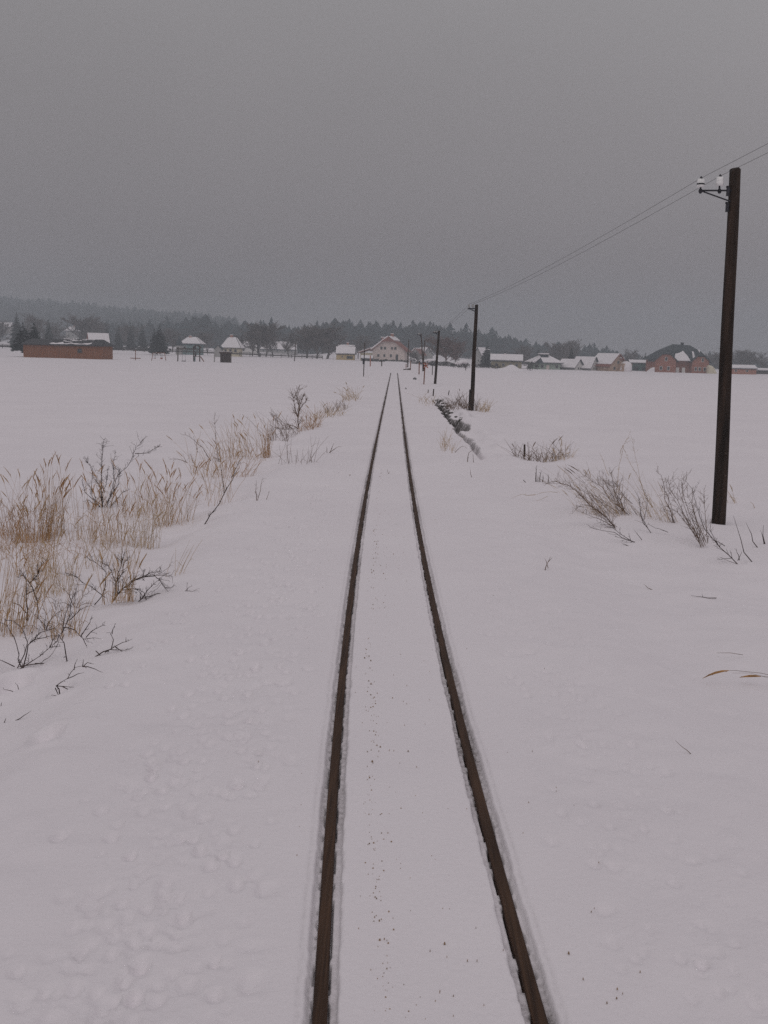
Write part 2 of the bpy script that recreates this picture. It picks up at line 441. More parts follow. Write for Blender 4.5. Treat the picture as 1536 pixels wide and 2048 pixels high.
# ------------------------------------------------------------------ grass, reeds, shrubs
def stalk(m, heads, p, h, lean, dy, r, head, rr, bend=.25):
    """one dry stalk: base p, height h, sideways lean, bending over at the top"""
    pts = []; k = 5
    for i in range(k+1):
        t = i/k
        pts.append(p + Vector((lean*t + bend*lean*t*t + rr.uniform(-.01, .01)*h*(t > 0), dy*t, h*t*(1-.10*abs(lean/h if h else 0)*t))))
    m.tube(pts, [r*(1-.6*i/k) for i in range(k+1)], 3)
    if rr.random() < .5:                          # a dry blade hanging off the stalk
        t = rr.uniform(.25, .7); i = int(t*k); b = pts[i]
        sgn = rr.choice([-1, 1]); l = h*rr.uniform(.12, .3)
        m.tube([b, b+Vector((sgn*l*.5, rr.uniform(-.3, .3)*l, l*.45)), b+Vector((sgn*l*.95, rr.uniform(-.4, .4)*l, l*rr.uniform(-.1, .5)))], [r*.9, r*.8, r*.2], 3)
    if head:
        d = (pts[-1]-pts[-2]).normalized(); L = rr.uniform(.10, .19)*head; a = pts[-1]
        bx = Vector((math.copysign(.35, lean if abs(lean) > .01 else rr.uniform(-1, 1)), rr.uniform(-.2, .2), 0))
        P = [a + d*L*t + bx*L*t*t*.7 for t in (0, .25, .5, .75, 1)]
        heads.tube(P, [r*.8, r*1.9*head**.3, r*2.2*head**.3, r*1.5, r*.4], 5)
        for q in range(5):
            t = rr.uniform(.05, .9); b = a + d*L*t + bx*L*t*t*.7
            heads.tube([b, b + d*L*.22 + Vector((rr.uniform(-.12, .12)*L, rr.uniform(-.12, .12)*L, 0))], [r*1.1, r*.3], 3)

def tuft(label, cx, cy, rx, ry, n, h0, h1, lean=0.0, spread=.25, heads=.4, m='reed', hm=None, rad=.0026, hs=1.0, seed=0, name='reed_tuft', cat='dry grass', group='dry grass and reeds in the snow', bend=.25):
    """stalks rising from an ellipse (photo pixels) on the snow; heights in pixels"""
    rr = random.Random(seed*101+int(cx)+7*int(cy))
    g = G(cx, cy); s = g.y/F_PX
    root = empty(name, g, 0, label, cat, group)
    a, b = MB(), MB()
    gx, gy = rx*s, ry*s*g.y/EYE*.45
    single = n <= 40
    if not single: A_, heads_ = MB(), []
    for i in range(n):
        q = math.sqrt(rr.random()); w = rr.random()*6.283
        x, y = g.x + gx*q*math.cos(w), g.y + gy*q*math.sin(w)
        z = zs(x, y)-.03
        h = (h0+(h1-h0)*rr.random()**1.25)*s
        ln = lean*h + rr.gauss(0, spread)*h*.8
        if single or i == 0: a = MB()
        b = MB()
        stalk(a, b, Vector((x-g.x, y-g.y, z-g.z)), h, ln, rr.gauss(0, spread*.5)*h, rad*rr.uniform(.7, 1.3)*max(1, g.y/16), hs if rr.random() < heads else 0, rr, bend)
        if single:
            so = a.build('stalk', M[m], root)
            if b.v: b.build('seed_head', M[hm or m], so)
        elif b.v: heads_.append(b)
    if not single:
        a.build('stalks', M[m], root)
        if len(heads_) <= 100:
            for b in heads_: b.build('seed_head', M[hm or m], root)
        else:
            for b in heads_: A_.add(b.v, b.f)
            A_.build('seed_heads', M[hm or m], root)
    return root

def shrub(label, base, branches, r0=.006, twigs=5, tl=.30, m='bark', seed=0, name='bare_shrub', cat='shrub', group='bare shrubs in the snow', amp=.16, droop=0.0, seeds=False, fine=.4):
    """main branches follow what the photo shows; depth varies smoothly, side twigs are grown"""
    rr = random.Random(seed+int(base[0])*3+int(base[1]))
    g = G(*base); a = MB()
    ph = rr.random()*6; s = g.y/F_PX
    k = max(1.0, g.y/14)
    def P(px, py):
        h = max(0, base[1]-py)*s
        return at(px, py, g.y + amp*(math.sin((px-base[0])/23+ph) + .5*math.sin((py-base[1])/17+2*ph))*min(1, h*4)) - g
    for br in branches:
        pts = [P(*q) for q in br]
        # subdivide with a little crookedness
        Q = [pts[0]]
        for u, v in zip(pts, pts[1:]):
            l = (v-u).length
            Q += [u.lerp(v, .5) + Vector((rr.gauss(0, .05)*l, rr.gauss(0, .05)*l, rr.gauss(0, .05)*l)), v]
        L = sum((v-u).length for u, v in zip(Q, Q[1:]))
        n = len(Q)
        # bury a base that starts on the snow
        if abs(br[0][1]-base[1]) < 14 : Q[0] = Q[0] - (Q[1]-Q[0]).normalized()*.05
        rad = [max(r0*.22, r0*(1-.78*i/(n-1)))*k**.6*(.75 if br is not branches[0] else 1) for i in range(n)]
        a.tube(Q, rad, 5)
        for j in range(int(1.7*twigs*(.6+.8*rr.random())*max(.6, min(2.0, L/.35)))):
            i = rr.randint(1, n-1); b = Q[i-1].lerp(Q[i], rr.random()); d = (Q[i]-Q[i-1]).normalized()
            side = Vector((rr.gauss(0, 1), rr.gauss(0, .8), rr.gauss(.25, .8))).normalized()
            dd = (d*.9 + side*.85).normalized(); l = L*tl*rr.uniform(.25, 1)
            e1 = b + dd*l*.5; e2 = b + (dd + Vector((rr.gauss(0, .25), rr.gauss(0, .25), rr.gauss(.12-droop, .2)))).normalized()*l
            ra = max(rad[i]*.7, r0*.36*k**.6)
            a.tube([b, e1, e2], [ra, ra*.75, ra*fine], 3)
            for q in range(rr.randint(0, 4)):
                t = rr.random(); c = e1.lerp(e2, t); l2 = l*.35*rr.uniform(.4, 1)
                d2 = (dd + Vector((rr.gauss(0, .7), rr.gauss(0, .6), rr.gauss(.1, .6)))).normalized()
                a.tube([c, c+d2*l2], [ra*.6, ra*.3], 3)
    o = a.build(name, M[m]); o.location = g
    return tag(o, label, cat, group)

# --- left side, far to near
tuft('low brown grass clump far along the left edge, nearest the small signal post', 700, 800, 20, 10, 46, 8, 32, -.1, .5, .1, 'straw', seed=1)
tuft('scattered short brown weeds trailing along the left bank beyond the sapling', 655, 835, 36, 12, 60, 8, 34, .05, .5, .05, 'straw', seed=2, name='weed_patch', cat='weeds')
shrub('upright bare sapling with a broom-shaped top on the left bank', (597, 856), [[(597, 856), (596, 830), (597, 800), (598, 773)], [(596, 835), (588, 805), (585, 788)], [(597, 825), (607, 808), (613, 800)], [(597, 815), (605, 795), (608, 790)], [(597, 835), (590, 815)], [(597, 810), (592, 790), (594, 778)]], .011, 9, .32, 'twig', name='sapling', cat='sapling', amp=.1)
shrub('bent twiggy stems lying to the left at the sapling foot', (597, 858), [[(597, 858), (580, 850), (560, 840), (540, 828)], [(590, 860), (565, 850), (545, 832)], [(585, 862), (560, 858), (540, 850)], [(600, 862), (570, 862), (550, 868)]], .008, 5, .3, 'twig', seed=3)
tuft('rust-brown dense upright clump beside the middle reeds', 533, 912, 7, 5, 26, 30, 78, .02, .1, .05, 'rust', seed=4)
tuft('middle reed bed with tall straight stems on the left bank', 495, 915, 55, 8, 60, 35, 95, -.12, .28, .25, 'reed', seed=5)
tuft('thin weeds between the middle reeds and the track', 590, 925, 42, 10, 26, 15, 60, .08, .35, .05, 'twig', seed=6, name='weed_patch', cat='weeds')
shrub('small forked weed alone in snow close to the left rail', (660, 906), [[(660, 906), (664, 895), (668, 886)], [(654, 905), (653, 893)], [(662, 903), (672, 896), (683, 893)]], .007, 2, .3, 'twig', name='weed_stalk', cat='weed')
shrub('pair of short upright weeds standing alone below the middle reeds', (515, 998), [[(513, 997), (511, 985), (513, 960)], [(516, 997), (522, 970), (525, 955)], [(533, 998), (539, 983)]], .006, 4, .25, 'twig', name='weed_stalk', cat='weed')
shrub('two thin stems leaning left above the golden reeds', (418, 922), [[(422, 922), (405, 895), (388, 880), (370, 868)], [(440, 930), (435, 905), (430, 850), (428, 838)], [(395, 905), (388, 885)], [(450, 945), (440, 920), (415, 895)]], .006, 6, .2, 'twig', name='weed_stalk', cat='weed')
shrub('broken twig with bent tips on the snow left of the leaning stems', (372, 925), [[(372, 924), (355, 918), (338, 919)], [(372, 924), (366, 910)], [(385, 922), (380, 908), (375, 920)]], .006, 3, .3, 'twig', name='weed_stalk', cat='weed')
shrub('long slanting stem dotted with buds and snow', (411, 1046), [[(411, 1046), (420, 1030), (440, 1005), (455, 975), (470, 940), (478, 922)], [(462, 955), (478, 935)], [(448, 990), (446, 965), (440, 930)]], .008, 9, .07, 'bark', name='weed_stalk', cat='weed', amp=.08)
tuft('sparse curved reeds beside the slanting budded stem', 440, 1000, 40, 26, 30, 40, 95, .10, .3, .35, 'reed', seed=8, hs=1.1)
tuft('golden reed tuft right of the dark thorny shrub', 350, 1045, 46, 14, 74, 45, 118, .06, .26, .42, 'reed', hm='rust', seed=9, hs=1.15)
tuft('pale reeds in front of the golden tuft', 285, 1095, 36, 12, 50, 60, 125, .10, .2, .22, 'straw', seed=10)
shrub('dark thorny shrub with one long bent branch above the reeds', (210, 1010), [[(204, 1009), (203, 960), (204, 915), (208, 878)], [(222, 1010), (228, 975), (240, 945), (262, 922), (272, 895), (283, 882)], [(270, 907), (295, 906), (318, 893)], [(205, 1008), (200, 970), (186, 955), (180, 930), (174, 925)], [(215, 1008), (228, 960), (231, 905)], [(198, 1012), (170, 985), (165, 960)], [(200, 1008), (182, 990), (185, 945)], [(225, 1008), (245, 985), (258, 978)], [(205, 1008), (212, 970), (214, 940)], [(195, 1010), (178, 1000), (168, 1004)], [(212, 1008), (236, 970), (240, 935)], [(192, 1010), (188, 985), (172, 965)]], .0075, 10, .16, 'bark', seed=2)
tuft('tall reeds mixed into the dark thorny shrub', 200, 1085, 62, 18, 88, 55, 150, .02, .2, .38, 'reed', hm='rust', seed=11)
tuft('plumed reeds standing between the left picture edge and the thorny shrub', 105, 1072, 26, 10, 70, 80, 155, .08, .16, .5, 'reed', hm='rust', seed=12, hs=1.2)
tuft('dense orange-brown reed clump at the left picture edge', 45, 1078, 58, 14, 125, 40, 140, -.02, .30, .35, 'rust', hm='reed', seed=13)
tuft('orange-brown broken stems under the edge clump', 50, 1095, 70, 16, 75, 15, 60, .1, .6, .05, 'rust', seed=14)
tuft('near reeds at the left edge leaning right over the snow', 25, 1265, 50, 26, 66, 90, 230, .14, .16, .12, 'reed', hm='rust', seed=15)
tuft('thin pale stems before the orange clump', 105, 1190, 45, 30, 60, 55, 130, -.08, .2, .1, 'straw', seed=16)
tuft('straight reed stems mixed into the arching shrub', 235, 1198, 34, 10, 46, 40, 115, .04, .18, .12, 'reed', seed=17)
tuft('few slender grasses rising right of the arching shrub', 345, 1150, 26, 14, 8, 50, 95, .35, .12, .1, 'straw', seed=18)
tuft('mixed brown stems between the two twiggy near shrubs', 130, 1275, 34, 16, 34, 50, 130, .08, .18, .1, 'reed', seed=19)
shrub('wide arching dark shrub in the middle of the left bank', (232, 1196), [[(232, 1194), (255, 1172), (280, 1155), (310, 1152), (318, 1158), (325, 1170), (340, 1187)], [(194, 1204), (207, 1185), (211, 1160), (212, 1145), (195, 1128), (178, 1120)], [(204, 1190), (180, 1172), (155, 1155), (132, 1145)], [(232, 1194), (236, 1160), (243, 1130), (247, 1110)], [(240, 1183), (265, 1160), (300, 1146), (328, 1142)], [(230, 1185), (225, 1150), (215, 1130), (200, 1126)], [(245, 1180), (270, 1176), (283, 1188)], [(268, 1209), (286, 1195), (315, 1187), (340, 1188), (358, 1190), (370, 1182), (377, 1176)], [(318, 1200), (345, 1193), (360, 1185)], [(286, 1193), (305, 1170), (318, 1160)], [(290, 1192), (288, 1185), (275, 1178)], [(236, 1160), (246, 1125), (260, 1118)], [(262, 1163), (300, 1150), (345, 1152)]], .0066, 8, .24, 'bark', seed=4)
shrub('thick dark stems rising through the edge reeds', (56, 1240), [[(54, 1240), (52, 1200), (52, 1160), (45, 1150)], [(76, 1205), (65, 1175), (50, 1153), (38, 1150)], [(52, 1225), (25, 1205)], [(60, 1165), (75, 1150), (92, 1120)], [(52, 1190), (70, 1180), (85, 1165)], [(76, 1240), (74, 1200), (66, 1178)]], .0085, 7, .2, 'bark', seed=5)
shrub('low dark shrub with looping branches at the lower left edge', (45, 1330), [[(48, 1328), (56, 1290), (80, 1265), (110, 1255)], [(40, 1328), (38, 1310), (28, 1275), (15, 1252), (0, 1244)], [(40, 1326), (55, 1285), (48, 1265), (35, 1248), (20, 1240)], [(51, 1331), (80, 1312), (100, 1295), (115, 1290)], [(51, 1331), (82, 1327), (98, 1315), (114, 1290)], [(82, 1327), (95, 1326), (108, 1335)], [(60, 1285), (90, 1275), (115, 1272)], [(100, 1295), (105, 1280), (118, 1271)], [(18, 1328), (5, 1322), (-10, 1312)]], .0062, 4, .2, 'bark', seed=6, amp=.1)
shrub('spreading twigs between the looping shrub and the small low shrubs', (134, 1324), [[(134, 1324), (128, 1285), (118, 1268)], [(127, 1255), (150, 1260), (167, 1278), (175, 1277), (202, 1278)], [(167, 1278), (174, 1294)], [(122, 1268), (140, 1230), (143, 1200), (160, 1180)], [(140, 1240), (160, 1220), (185, 1210)], [(162, 1272), (180, 1245), (183, 1235)], [(172, 1275), (190, 1258), (207, 1250)], [(118, 1270), (105, 1290), (100, 1300)], [(125, 1265), (132, 1225), (150, 1195)]], .0058, 6, .22, 'bark', seed=7, amp=.12)
shrub('small forked shrub lying to the right beside the animal prints', (196, 1312), [[(195, 1311), (220, 1299), (240, 1300), (265, 1296)], [(222, 1298), (227, 1280), (220, 1265), (212, 1265)], [(224, 1268), (226, 1258), (230, 1247)], [(220, 1299), (245, 1285), (265, 1278)], [(200, 1310), (220, 1325), (231, 1334)], [(222, 1325), (240, 1322), (250, 1315)], [(240, 1300), (255, 1307)], [(252, 1284), (252, 1274)]], .0055, 4, .2, 'bark', seed=8, amp=.08)
shrub('lowest forked shrub on the left, half buried in a snow hollow', (118, 1390), [[(121, 1392), (118, 1378), (112, 1372), (135, 1357), (150, 1335), (165, 1332)], [(148, 1340), (155, 1317)], [(135, 1357), (155, 1348), (168, 1345)], [(165, 1333), (190, 1338), (206, 1345)], [(166, 1334), (175, 1325), (188, 1328)], [(112, 1372), (130, 1373), (148, 1374)], [(125, 1373), (145, 1388), (173, 1391)], [(120, 1390), (103, 1390)], [(116, 1388), (125, 1407)], [(165, 1334), (167, 1318)]], .0055, 3, .18, 'bark', seed=9, amp=.07)
shrub('tangled fine brown twigs behind the looping shrub at the left edge', (90, 1262), [[(90, 1262), (80, 1240), (62, 1222)], [(92, 1262), (105, 1235), (128, 1218)], [(88, 1260), (92, 1228), (84, 1205)], [(95, 1262), (118, 1248), (140, 1250), (156, 1262)], [(86, 1262), (66, 1250), (48, 1252)], [(92, 1258), (112, 1222), (112, 1196)]], .0046, 10, .32, 'twig', seed=71, amp=.2)
shrub('sprawling thin twigs right of the thick stems in the edge reeds', (150, 1216), [[(150, 1216), (138, 1190), (118, 1172)], [(152, 1216), (166, 1192), (184, 1180)], [(150, 1214), (150, 1185), (158, 1160)], [(148, 1216), (128, 1205), (112, 1208)], [(155, 1216), (172, 1206), (190, 1206)]], .0044, 9, .32, 'twig', seed=72, amp=.2)
shrub('loose straight twig lying alone below the lowest shrub', (32, 1441), [[(32, 1441), (48, 1431), (62, 1421)]], .004, 0, name='twig', cat='twig', group=None)
shrub('stub of twig poking out at the lower left edge', (8, 1446), [[(8, 1446), (12, 1436)], [(2, 1412), (4, 1404)]], .004, 1, name='twig', cat='twig', group=None)
shrub('tiny twigs in the shaded snow hollow at the left edge', (40, 1388), [[(40, 1388), (36, 1374), (32, 1368)], [(28, 1384), (15, 1380), (6, 1378)]], .0045, 3, name='twig', cat='twig', group=None)
tuft('sparse reeds bridging the golden tuft and the middle reed bed', 430, 945, 46, 20, 44, 30, 95, -.05, .34, .25, 'reed', seed=51)
tuft('short rusty weeds right behind the budded stem', 470, 950, 40, 14, 36, 20, 70, .06, .4, .1, 'rust', seed=52, name='weed_patch', cat='weeds')
tuft('thin brown stems from the middle reed bed up to the sapling', 565, 880, 34, 16, 56, 15, 62, .0, .45, .06, 'twig', seed=53, name='weed_patch', cat='weeds')
tuft('low tangle of brown stems right of the sapling foot', 618, 858, 24, 10, 50, 12, 50, .1, .5, .04, 'rust', seed=54, name='weed_patch', cat='weeds')
tuft('short stubble far up the left bank below the low grass clump', 672, 822, 24, 8, 46, 6, 26, .0, .5, .0, 'twig', seed=55, name='weed_patch', cat='weeds')
tuft('scattered reeds filling the bank between edge clump and near reeds', 85, 1150, 80, 22, 62, 50, 125, .05, .3, .15, 'reed', seed=56)
tuft('few tan stems leaning over the arching shrub from behind', 215, 1135, 70, 16, 44, 45, 110, .1, .3, .2, 'straw', seed=57)
tuft('mixed dry stems between thorny shrub and golden tuft', 290, 1030, 48, 16, 44, 35, 105, .0, .3, .25, 'reed', hm='rust', seed=58)
tuft('dead grass litter low among the edge reeds', 90, 1110, 100, 20, 80, 10, 40, .1, .9, .0, 'rust', seed=59)
# --- right side, far to near
tuft('straw blades leaning left over the right bank brush', 1215, 1030, 60, 14, 60, 35, 110, -.55, .35, .15, 'straw', seed=60, rad=.0022)
tuft('straw stems between the leaning brush and the dark shrubs by the pole', 1320, 1040, 40, 14, 40, 35, 105, -.4, .3, .12, 'straw', seed=61, rad=.0022)
tuft('brown grass around the second telegraph pole', 930, 818, 28, 8, 84, 8, 36, -.08, .5, .05, 'twig', seed=30)
tuft('short grass right of the second telegraph pole foot', 965, 822, 16, 5, 46, 8, 28, .05, .4, .05, 'straw', seed=31)
tuft('thin weeds on the near edge of the ditch', 895, 900, 14, 20, 26, 18, 50, .0, .28, .08, 'straw', seed=32, name='weed_patch', cat='weeds')
tuft('faint weeds between the ditch and the right rail', 855, 805, 18, 16, 30, 5, 22, .0, .5, .0, 'straw', seed=33, name='weed_patch', cat='weeds')
tuft('dark grass hanging over the far end of the ditch', 905, 815, 24, 10, 80, 6, 26, -.2, .6, .0, 'twig', seed=34)
shrub('arched bramble twigs at the near end of the ditch', (945, 925), [[(935, 922), (938, 905), (950, 897)], [(910, 905), (920, 895), (932, 894)], [(947, 922), (946, 908)]], .007, 2, .2, 'twig', name='weed_stalk', cat='weed')
shrub('single grass stem below the ditch end', (944, 955), [[(944, 955), (941, 945), (940, 937)]], .005, 0, m='twig', name='weed_stalk', cat='weed')
tuft('low tangled brush around the short stake', 1085, 920, 60, 8, 110, 10, 42, -.12, .6, .03, 'twig', seed=35, rad=.003)
tuft('pale grass at the right end of the tangled brush', 1115, 920, 30, 6, 40, 10, 45, .1, .5, .05, 'straw', seed=36)
shrub('row of short thick upright stems below the tangled brush', (1080, 964), [[(1072, 963), (1072, 950), (1072, 935)], [(1080, 964), (1080, 952), (1083, 941)], [(1085, 964), (1086, 950)], [(1096, 965), (1096, 948)], [(1076, 963), (1076, 952)], [(1055, 968), (1046, 960)]], .011, 4, .2, 'bark', name='weed_stalk', cat='weed', amp=.05)
tuft('fan of brown stalks leaning left into the snow', 1240, 1028, 44, 14, 40, 40, 100, -.75, .40, .05, 'twig', seed=37, rad=.0028, name='grass_fan', bend=.1)
shrub('twiggy shrub leaning left in the middle of the right bank', (1247, 1022), [[(1248, 1022), (1230, 985), (1222, 945)], [(1245, 1020), (1222, 985), (1210, 965)], [(1240, 1015), (1205, 975), (1170, 950)], [(1235, 1025), (1195, 1000), (1145, 970)], [(1265, 1008), (1240, 980), (1225, 960)], [(1238, 990), (1245, 955)], [(1243, 1018), (1226, 975), (1200, 955)]], .0062, 8, .28, 'twig', seed=10)
shrub('long stems combed left, lowest part of the leaning brush', (1230, 1056), [[(1230, 1055), (1200, 1025), (1160, 990), (1135, 970), (1090, 968)], [(1225, 1052), (1190, 1035), (1150, 1020)], [(1228, 1050), (1180, 1005), (1150, 985)], [(1215, 1035), (1175, 1010), (1145, 1020)], [(1225, 1050), (1190, 1015), (1165, 960)], [(1140, 972), (1110, 962), (1085, 968)]], .0056, 8, .26, 'twig', seed=11)
shrub('stems lying almost flat below the leaning brush', (1263, 1084), [[(1263, 1082), (1230, 1065), (1180, 1055)], [(1260, 1080), (1225, 1055), (1200, 1045)], [(1262, 1082), (1257, 1066)], [(1280, 1075), (1268, 1060)]], .006, 3, .25, 'bark', seed=12)
shrub('flat curved grasses lying on snow left of the leaning brush', (1040, 1000), [[(1065, 990), (1045, 988), (1020, 998)], [(1115, 985), (1085, 985), (1060, 990)], [(1090, 995), (1070, 1002)]], .004, 1, .2, 'straw', name='weed_stalk', cat='weed', amp=.03)
shrub('tall arching grass with drooping plumes on the right bank', (1304, 1014), [[(1305, 1013), (1285, 975), (1262, 930), (1250, 905)], [(1303, 1013), (1280, 960), (1270, 910), (1265, 878)], [(1232, 990), (1238, 930), (1247, 890), (1258, 873)], [(1240, 908), (1248, 888), (1262, 880)], [(1218, 952), (1208, 925), (1198, 905)], [(1252, 905), (1246, 890), (1240, 900)]], .0042, 4, .09, 'straw', seed=13, name='grass_clump', cat='dry grass', group='dry grass and reeds in the snow')
shrub('few forked stems right of the leaning brush', (1300, 1066), [[(1303, 1067), (1285, 1045), (1275, 985)], [(1330, 1062), (1310, 1056), (1294, 1048)], [(1295, 1055), (1280, 1010), (1270, 980)], [(1290, 1050), (1265, 1010)], [(1288, 1040), (1295, 1000), (1290, 980)]], .0055, 3, .2, 'bark', seed=14)
shrub('slim dark shrub left of the big one by the pole', (1346, 1045), [[(1347, 1044), (1330, 1000), (1322, 950), (1312, 942)], [(1345, 1043), (1335, 990), (1325, 975)], [(1340, 1040), (1320, 1005)], [(1348, 1042), (1338, 985), (1330, 955)]], .0056, 5, .2, 'twig', seed=15)
shrub('big dark twiggy shrub leaning left at the foot of the near pole', (1404, 1089), [[(1400, 1088), (1380, 1050), (1355, 1000), (1335, 955)], [(1405, 1087), (1380, 1030), (1365, 985), (1368, 953)], [(1410, 1080), (1385, 1010), (1375, 970)], [(1398, 1085), (1370, 1035), (1340, 985)], [(1395, 1075), (1360, 1030), (1348, 1020)], [(1415, 1080), (1410, 1020), (1408, 975)], [(1408, 1085), (1392, 1040), (1385, 985)], [(1402, 1086), (1378, 1040), (1358, 980), (1345, 958)]], .0064, 10, .2, 'twig', seed=16)
shrub('long bent stems running down right below the near pole', (1472, 1125), [[(1472, 1125), (1440, 1095), (1410, 1060), (1390, 1000), (1370, 960)], [(1450, 1092), (1425, 1080), (1405, 1040)], [(1478, 1115), (1474, 1105), (1470, 1097)], [(1440, 1095), (1420, 1060), (1425, 1030)], [(1478, 1116), (1484, 1103)]], .0065, 5, .16, 'bark', seed=17)
shrub('longest bare stick right of the near pole', (1505, 1125), [[(1505, 1125), (1482, 1080), (1467, 1032)]], .0075, 0, name='stick', cat='stick', group='bare sticks right of the near pole', amp=.03)
shrub('shorter slanting stick in the middle, right of the near pole', (1515, 1095), [[(1515, 1095), (1503, 1068), (1492, 1045)]], .0075, 0, name='stick', cat='stick', group='bare sticks right of the near pole', amp=.03)
shrub('pair of upright sticks at the right picture edge', (1529, 1088), [[(1530, 1088), (1527, 1050)], [(1527, 1082), (1521, 1060)]], .0075, 0, name='stick', cat='stick', group='bare sticks right of the near pole', amp=.03)
tuft('thin grass behind the near pole', 1465, 1005, 12, 5, 8, 12, 34, -.5, .2, .1, 'straw', seed=39)
shrub('curved little stalk right of the near pole', (1510, 1018), [[(1510, 1018), (1506, 1008), (1500, 1003)]], .005, 0, m='straw', name='weed_stalk', cat='weed')
shrub('small three-pronged twig alone on the right snow', (1090, 1141), [[(1090, 1141), (1094, 1128), (1101, 1113)], [(1094, 1128), (1089, 1117)], [(1096, 1124), (1104, 1116)]], .006, 1, .3, 'twig', name='twig', cat='twig', group=None)
shrub('short twig just below the flat stems', (1256, 1092), [[(1257, 1092), (1250, 1089), (1244, 1087)]], .006, 1, .2, name='twig', cat='twig', group=None)
shrub('tiny curved twig in open snow under the leaning brush', (1300, 1178), [[(1301, 1178), (1293, 1173), (1287, 1168)]], .004, 0, m='twig', name='twig', cat='twig', group=None)
shrub('twig lying flat on open snow below the near pole', (1405, 1196), [[(1424, 1196), (1405, 1194), (1382, 1191)], [(1405, 1198), (1404, 1187)]], .005, 1, .12, name='twig', cat='twig', group=None, amp=.02)
shrub('fine hair of grass in the lower right snow', (1371, 1510), [[(1383, 1509), (1366, 1495), (1350, 1480)]], .0026, 0, m='twig', name='twig', cat='grass stem', group=None, amp=.02)

def bent_grass():
    g = G(1600, 1378); root = empty('bent_grass', g, 0, 'drooping grass stems with heavy seed head entering from the lower right edge', 'dry grass', 'dry grass and reeds in the snow')
    a, b = MB(), MB()
    def pl(pp, r, head, dy):
        P = [at(x, y, g.y+dy) - g for x, y in pp]
        a = MB(); b = MB(); a.tube(P, [r*(1-.5*i/len(P)) for i in range(len(P))], 4); so = a.build('stalk', M['twig'], root)
        if head:
            q0, q1, q2 = [at(x, y, g.y+dy) - g for x, y in head]
            Q = [q0.lerp(q1, t/4).lerp(q1.lerp(q2, t/4), t/4) for t in range(5)]
            b.tube(Q, [r, .0085, .0095, .006, .0015], 6)
            for i in range(16):
                t = random.random()*4*.9; k = int(t); c = Q[k].lerp(Q[k+1], t-k); d = (Q[k+1]-Q[k]).normalized()
                b.tube([c, c+d*.02+Vector((random.gauss(0, .005), random.gauss(0, .006), random.gauss(0, .005)))], [.003, .001], 3)
            b.build('seed_head', M['rust'], so)
    pl([(1600, 1378), (1570, 1356), (1520, 1346), (1470, 1341), (1455, 1341)], .0022, [(1458, 1341), (1430, 1342), (1405, 1357)], 0)
    pl([(1604, 1378), (1575, 1360), (1540, 1353), (1520, 1352)], .0020, [(1522, 1353), (1500, 1350), (1479, 1355)], .05)
    pl([(1598, 1378), (1560, 1362), (1500, 1346), (1465, 1346)], .0014, None, -.04)
    o = MB(); p = G(1486, 1314)
    o.tube([at(1486, 1312, p.y)-p, at(1460, 1308, p.y)-p, at(1433, 1308, p.y+.05)-p], [.002, .002, .001], 4)
    q = o.build('twig', M['twig']); q.location = p+Vector((0, 0, .01)); tag(q, 'thin stem lying above the heavy seed head at the lower right', 'grass stem')
bent_grass()
tuft('tiny sprigs poking up between the rails, farther pair', 775, 945, 4, 8, 5, 4, 14, 0, .2, 0, 'twig', seed=41, name='sprig', cat='weeds')
tuft('tiny sprigs poking up between the rails, nearer row', 790, 1050, 28, 3, 9, 2, 7, 0, .3, 0, 'twig', seed=42, name='sprig', cat='weeds', rad=.002)

# stake in the brush
def stake(label, px0, y0, px1, y1, w, m, name='stake', cat='stake', group=None):
    g = G(px0, y0); top = at(px1, y1, g.y) - g; o = MB()
    r = w/2*g.y/F_PX
    o.tube([Vector((0, 0, -.15)), top*.5, top], [r*1.05, r, r*.92], 7)
    o = o.build(name, M[m]); o.location = g
    return tag(o, label, cat, group)
stake('short dark stake in the tangled brush on the right', 1049, 914, 1049, 889, 4.2, 'polegrey')

# ditch stones
def stones():
    rr = random.Random(21); protos = []
    for k in range(3):
        m = MB(); pr = []
        n = 9
        for i, (r, z) in enumerate([(.55, -.5), (.95, -.15), (1.0, .12), (.7, .42), (.25, .55)]):
            for j in range(n):
                w = 6.283*j/n; q = r*rr.uniform(.78, 1.15); m.v.append((q*math.cos(w), q*math.sin(w)*.8, z*rr.uniform(.85, 1.1)))
        for i in range(4):
            for j in range(n): m.f.append((i*n+j, i*n+(j+1) % n, (i+1)*n+(j+1) % n, (i+1)*n+j))
        m.f.append(tuple(4*n+j for j in range(n)))
        protos.append(m)
    first = {}
    for i in range(34):
        y = 36 + 26*rr.random()**.9; u = 2.30 + rr.uniform(.0, .42)
        x = u + float(XC(y)); s = rr.uniform(.05, .115)
        k = rr.randrange(3)
        if k not in first:
            o = protos[k].build('stone', M['stone'], None, True)
            c = MB()
            for (r, z) in [(.6, .36), (.74, .46), (.55, .62), (.2, .70)]:
                for j in range(9): c.v.append((r*math.cos(6.283*j/9), .8*r*math.sin(6.283*j/9), z))
            for q in range(3):
                for j in range(9): c.f.append((q*9+j, q*9+(j+1) % 9, (q+1)*9+(j+1) % 9, (q+1)*9+j))
            c.f.append(tuple(27+j for j in range(9))); c.f.append(tuple(reversed(range(9))))
            c.build('snow_cap', M['snow'], o, True)
            first[k] = o; tag(o, 'snow-capped dark stone in the ditch bank beside the right rail', 'stone', 'stones lining the ditch')
        else:
            o = copy_tree(first[k])
        o.location = (x, y, zs(x, y)+.02); o.scale = (s, s*rr.uniform(.9, 1.5), s*rr.uniform(1.1, 1.6)); o.rotation_euler.z = rr.random()*6
stones()

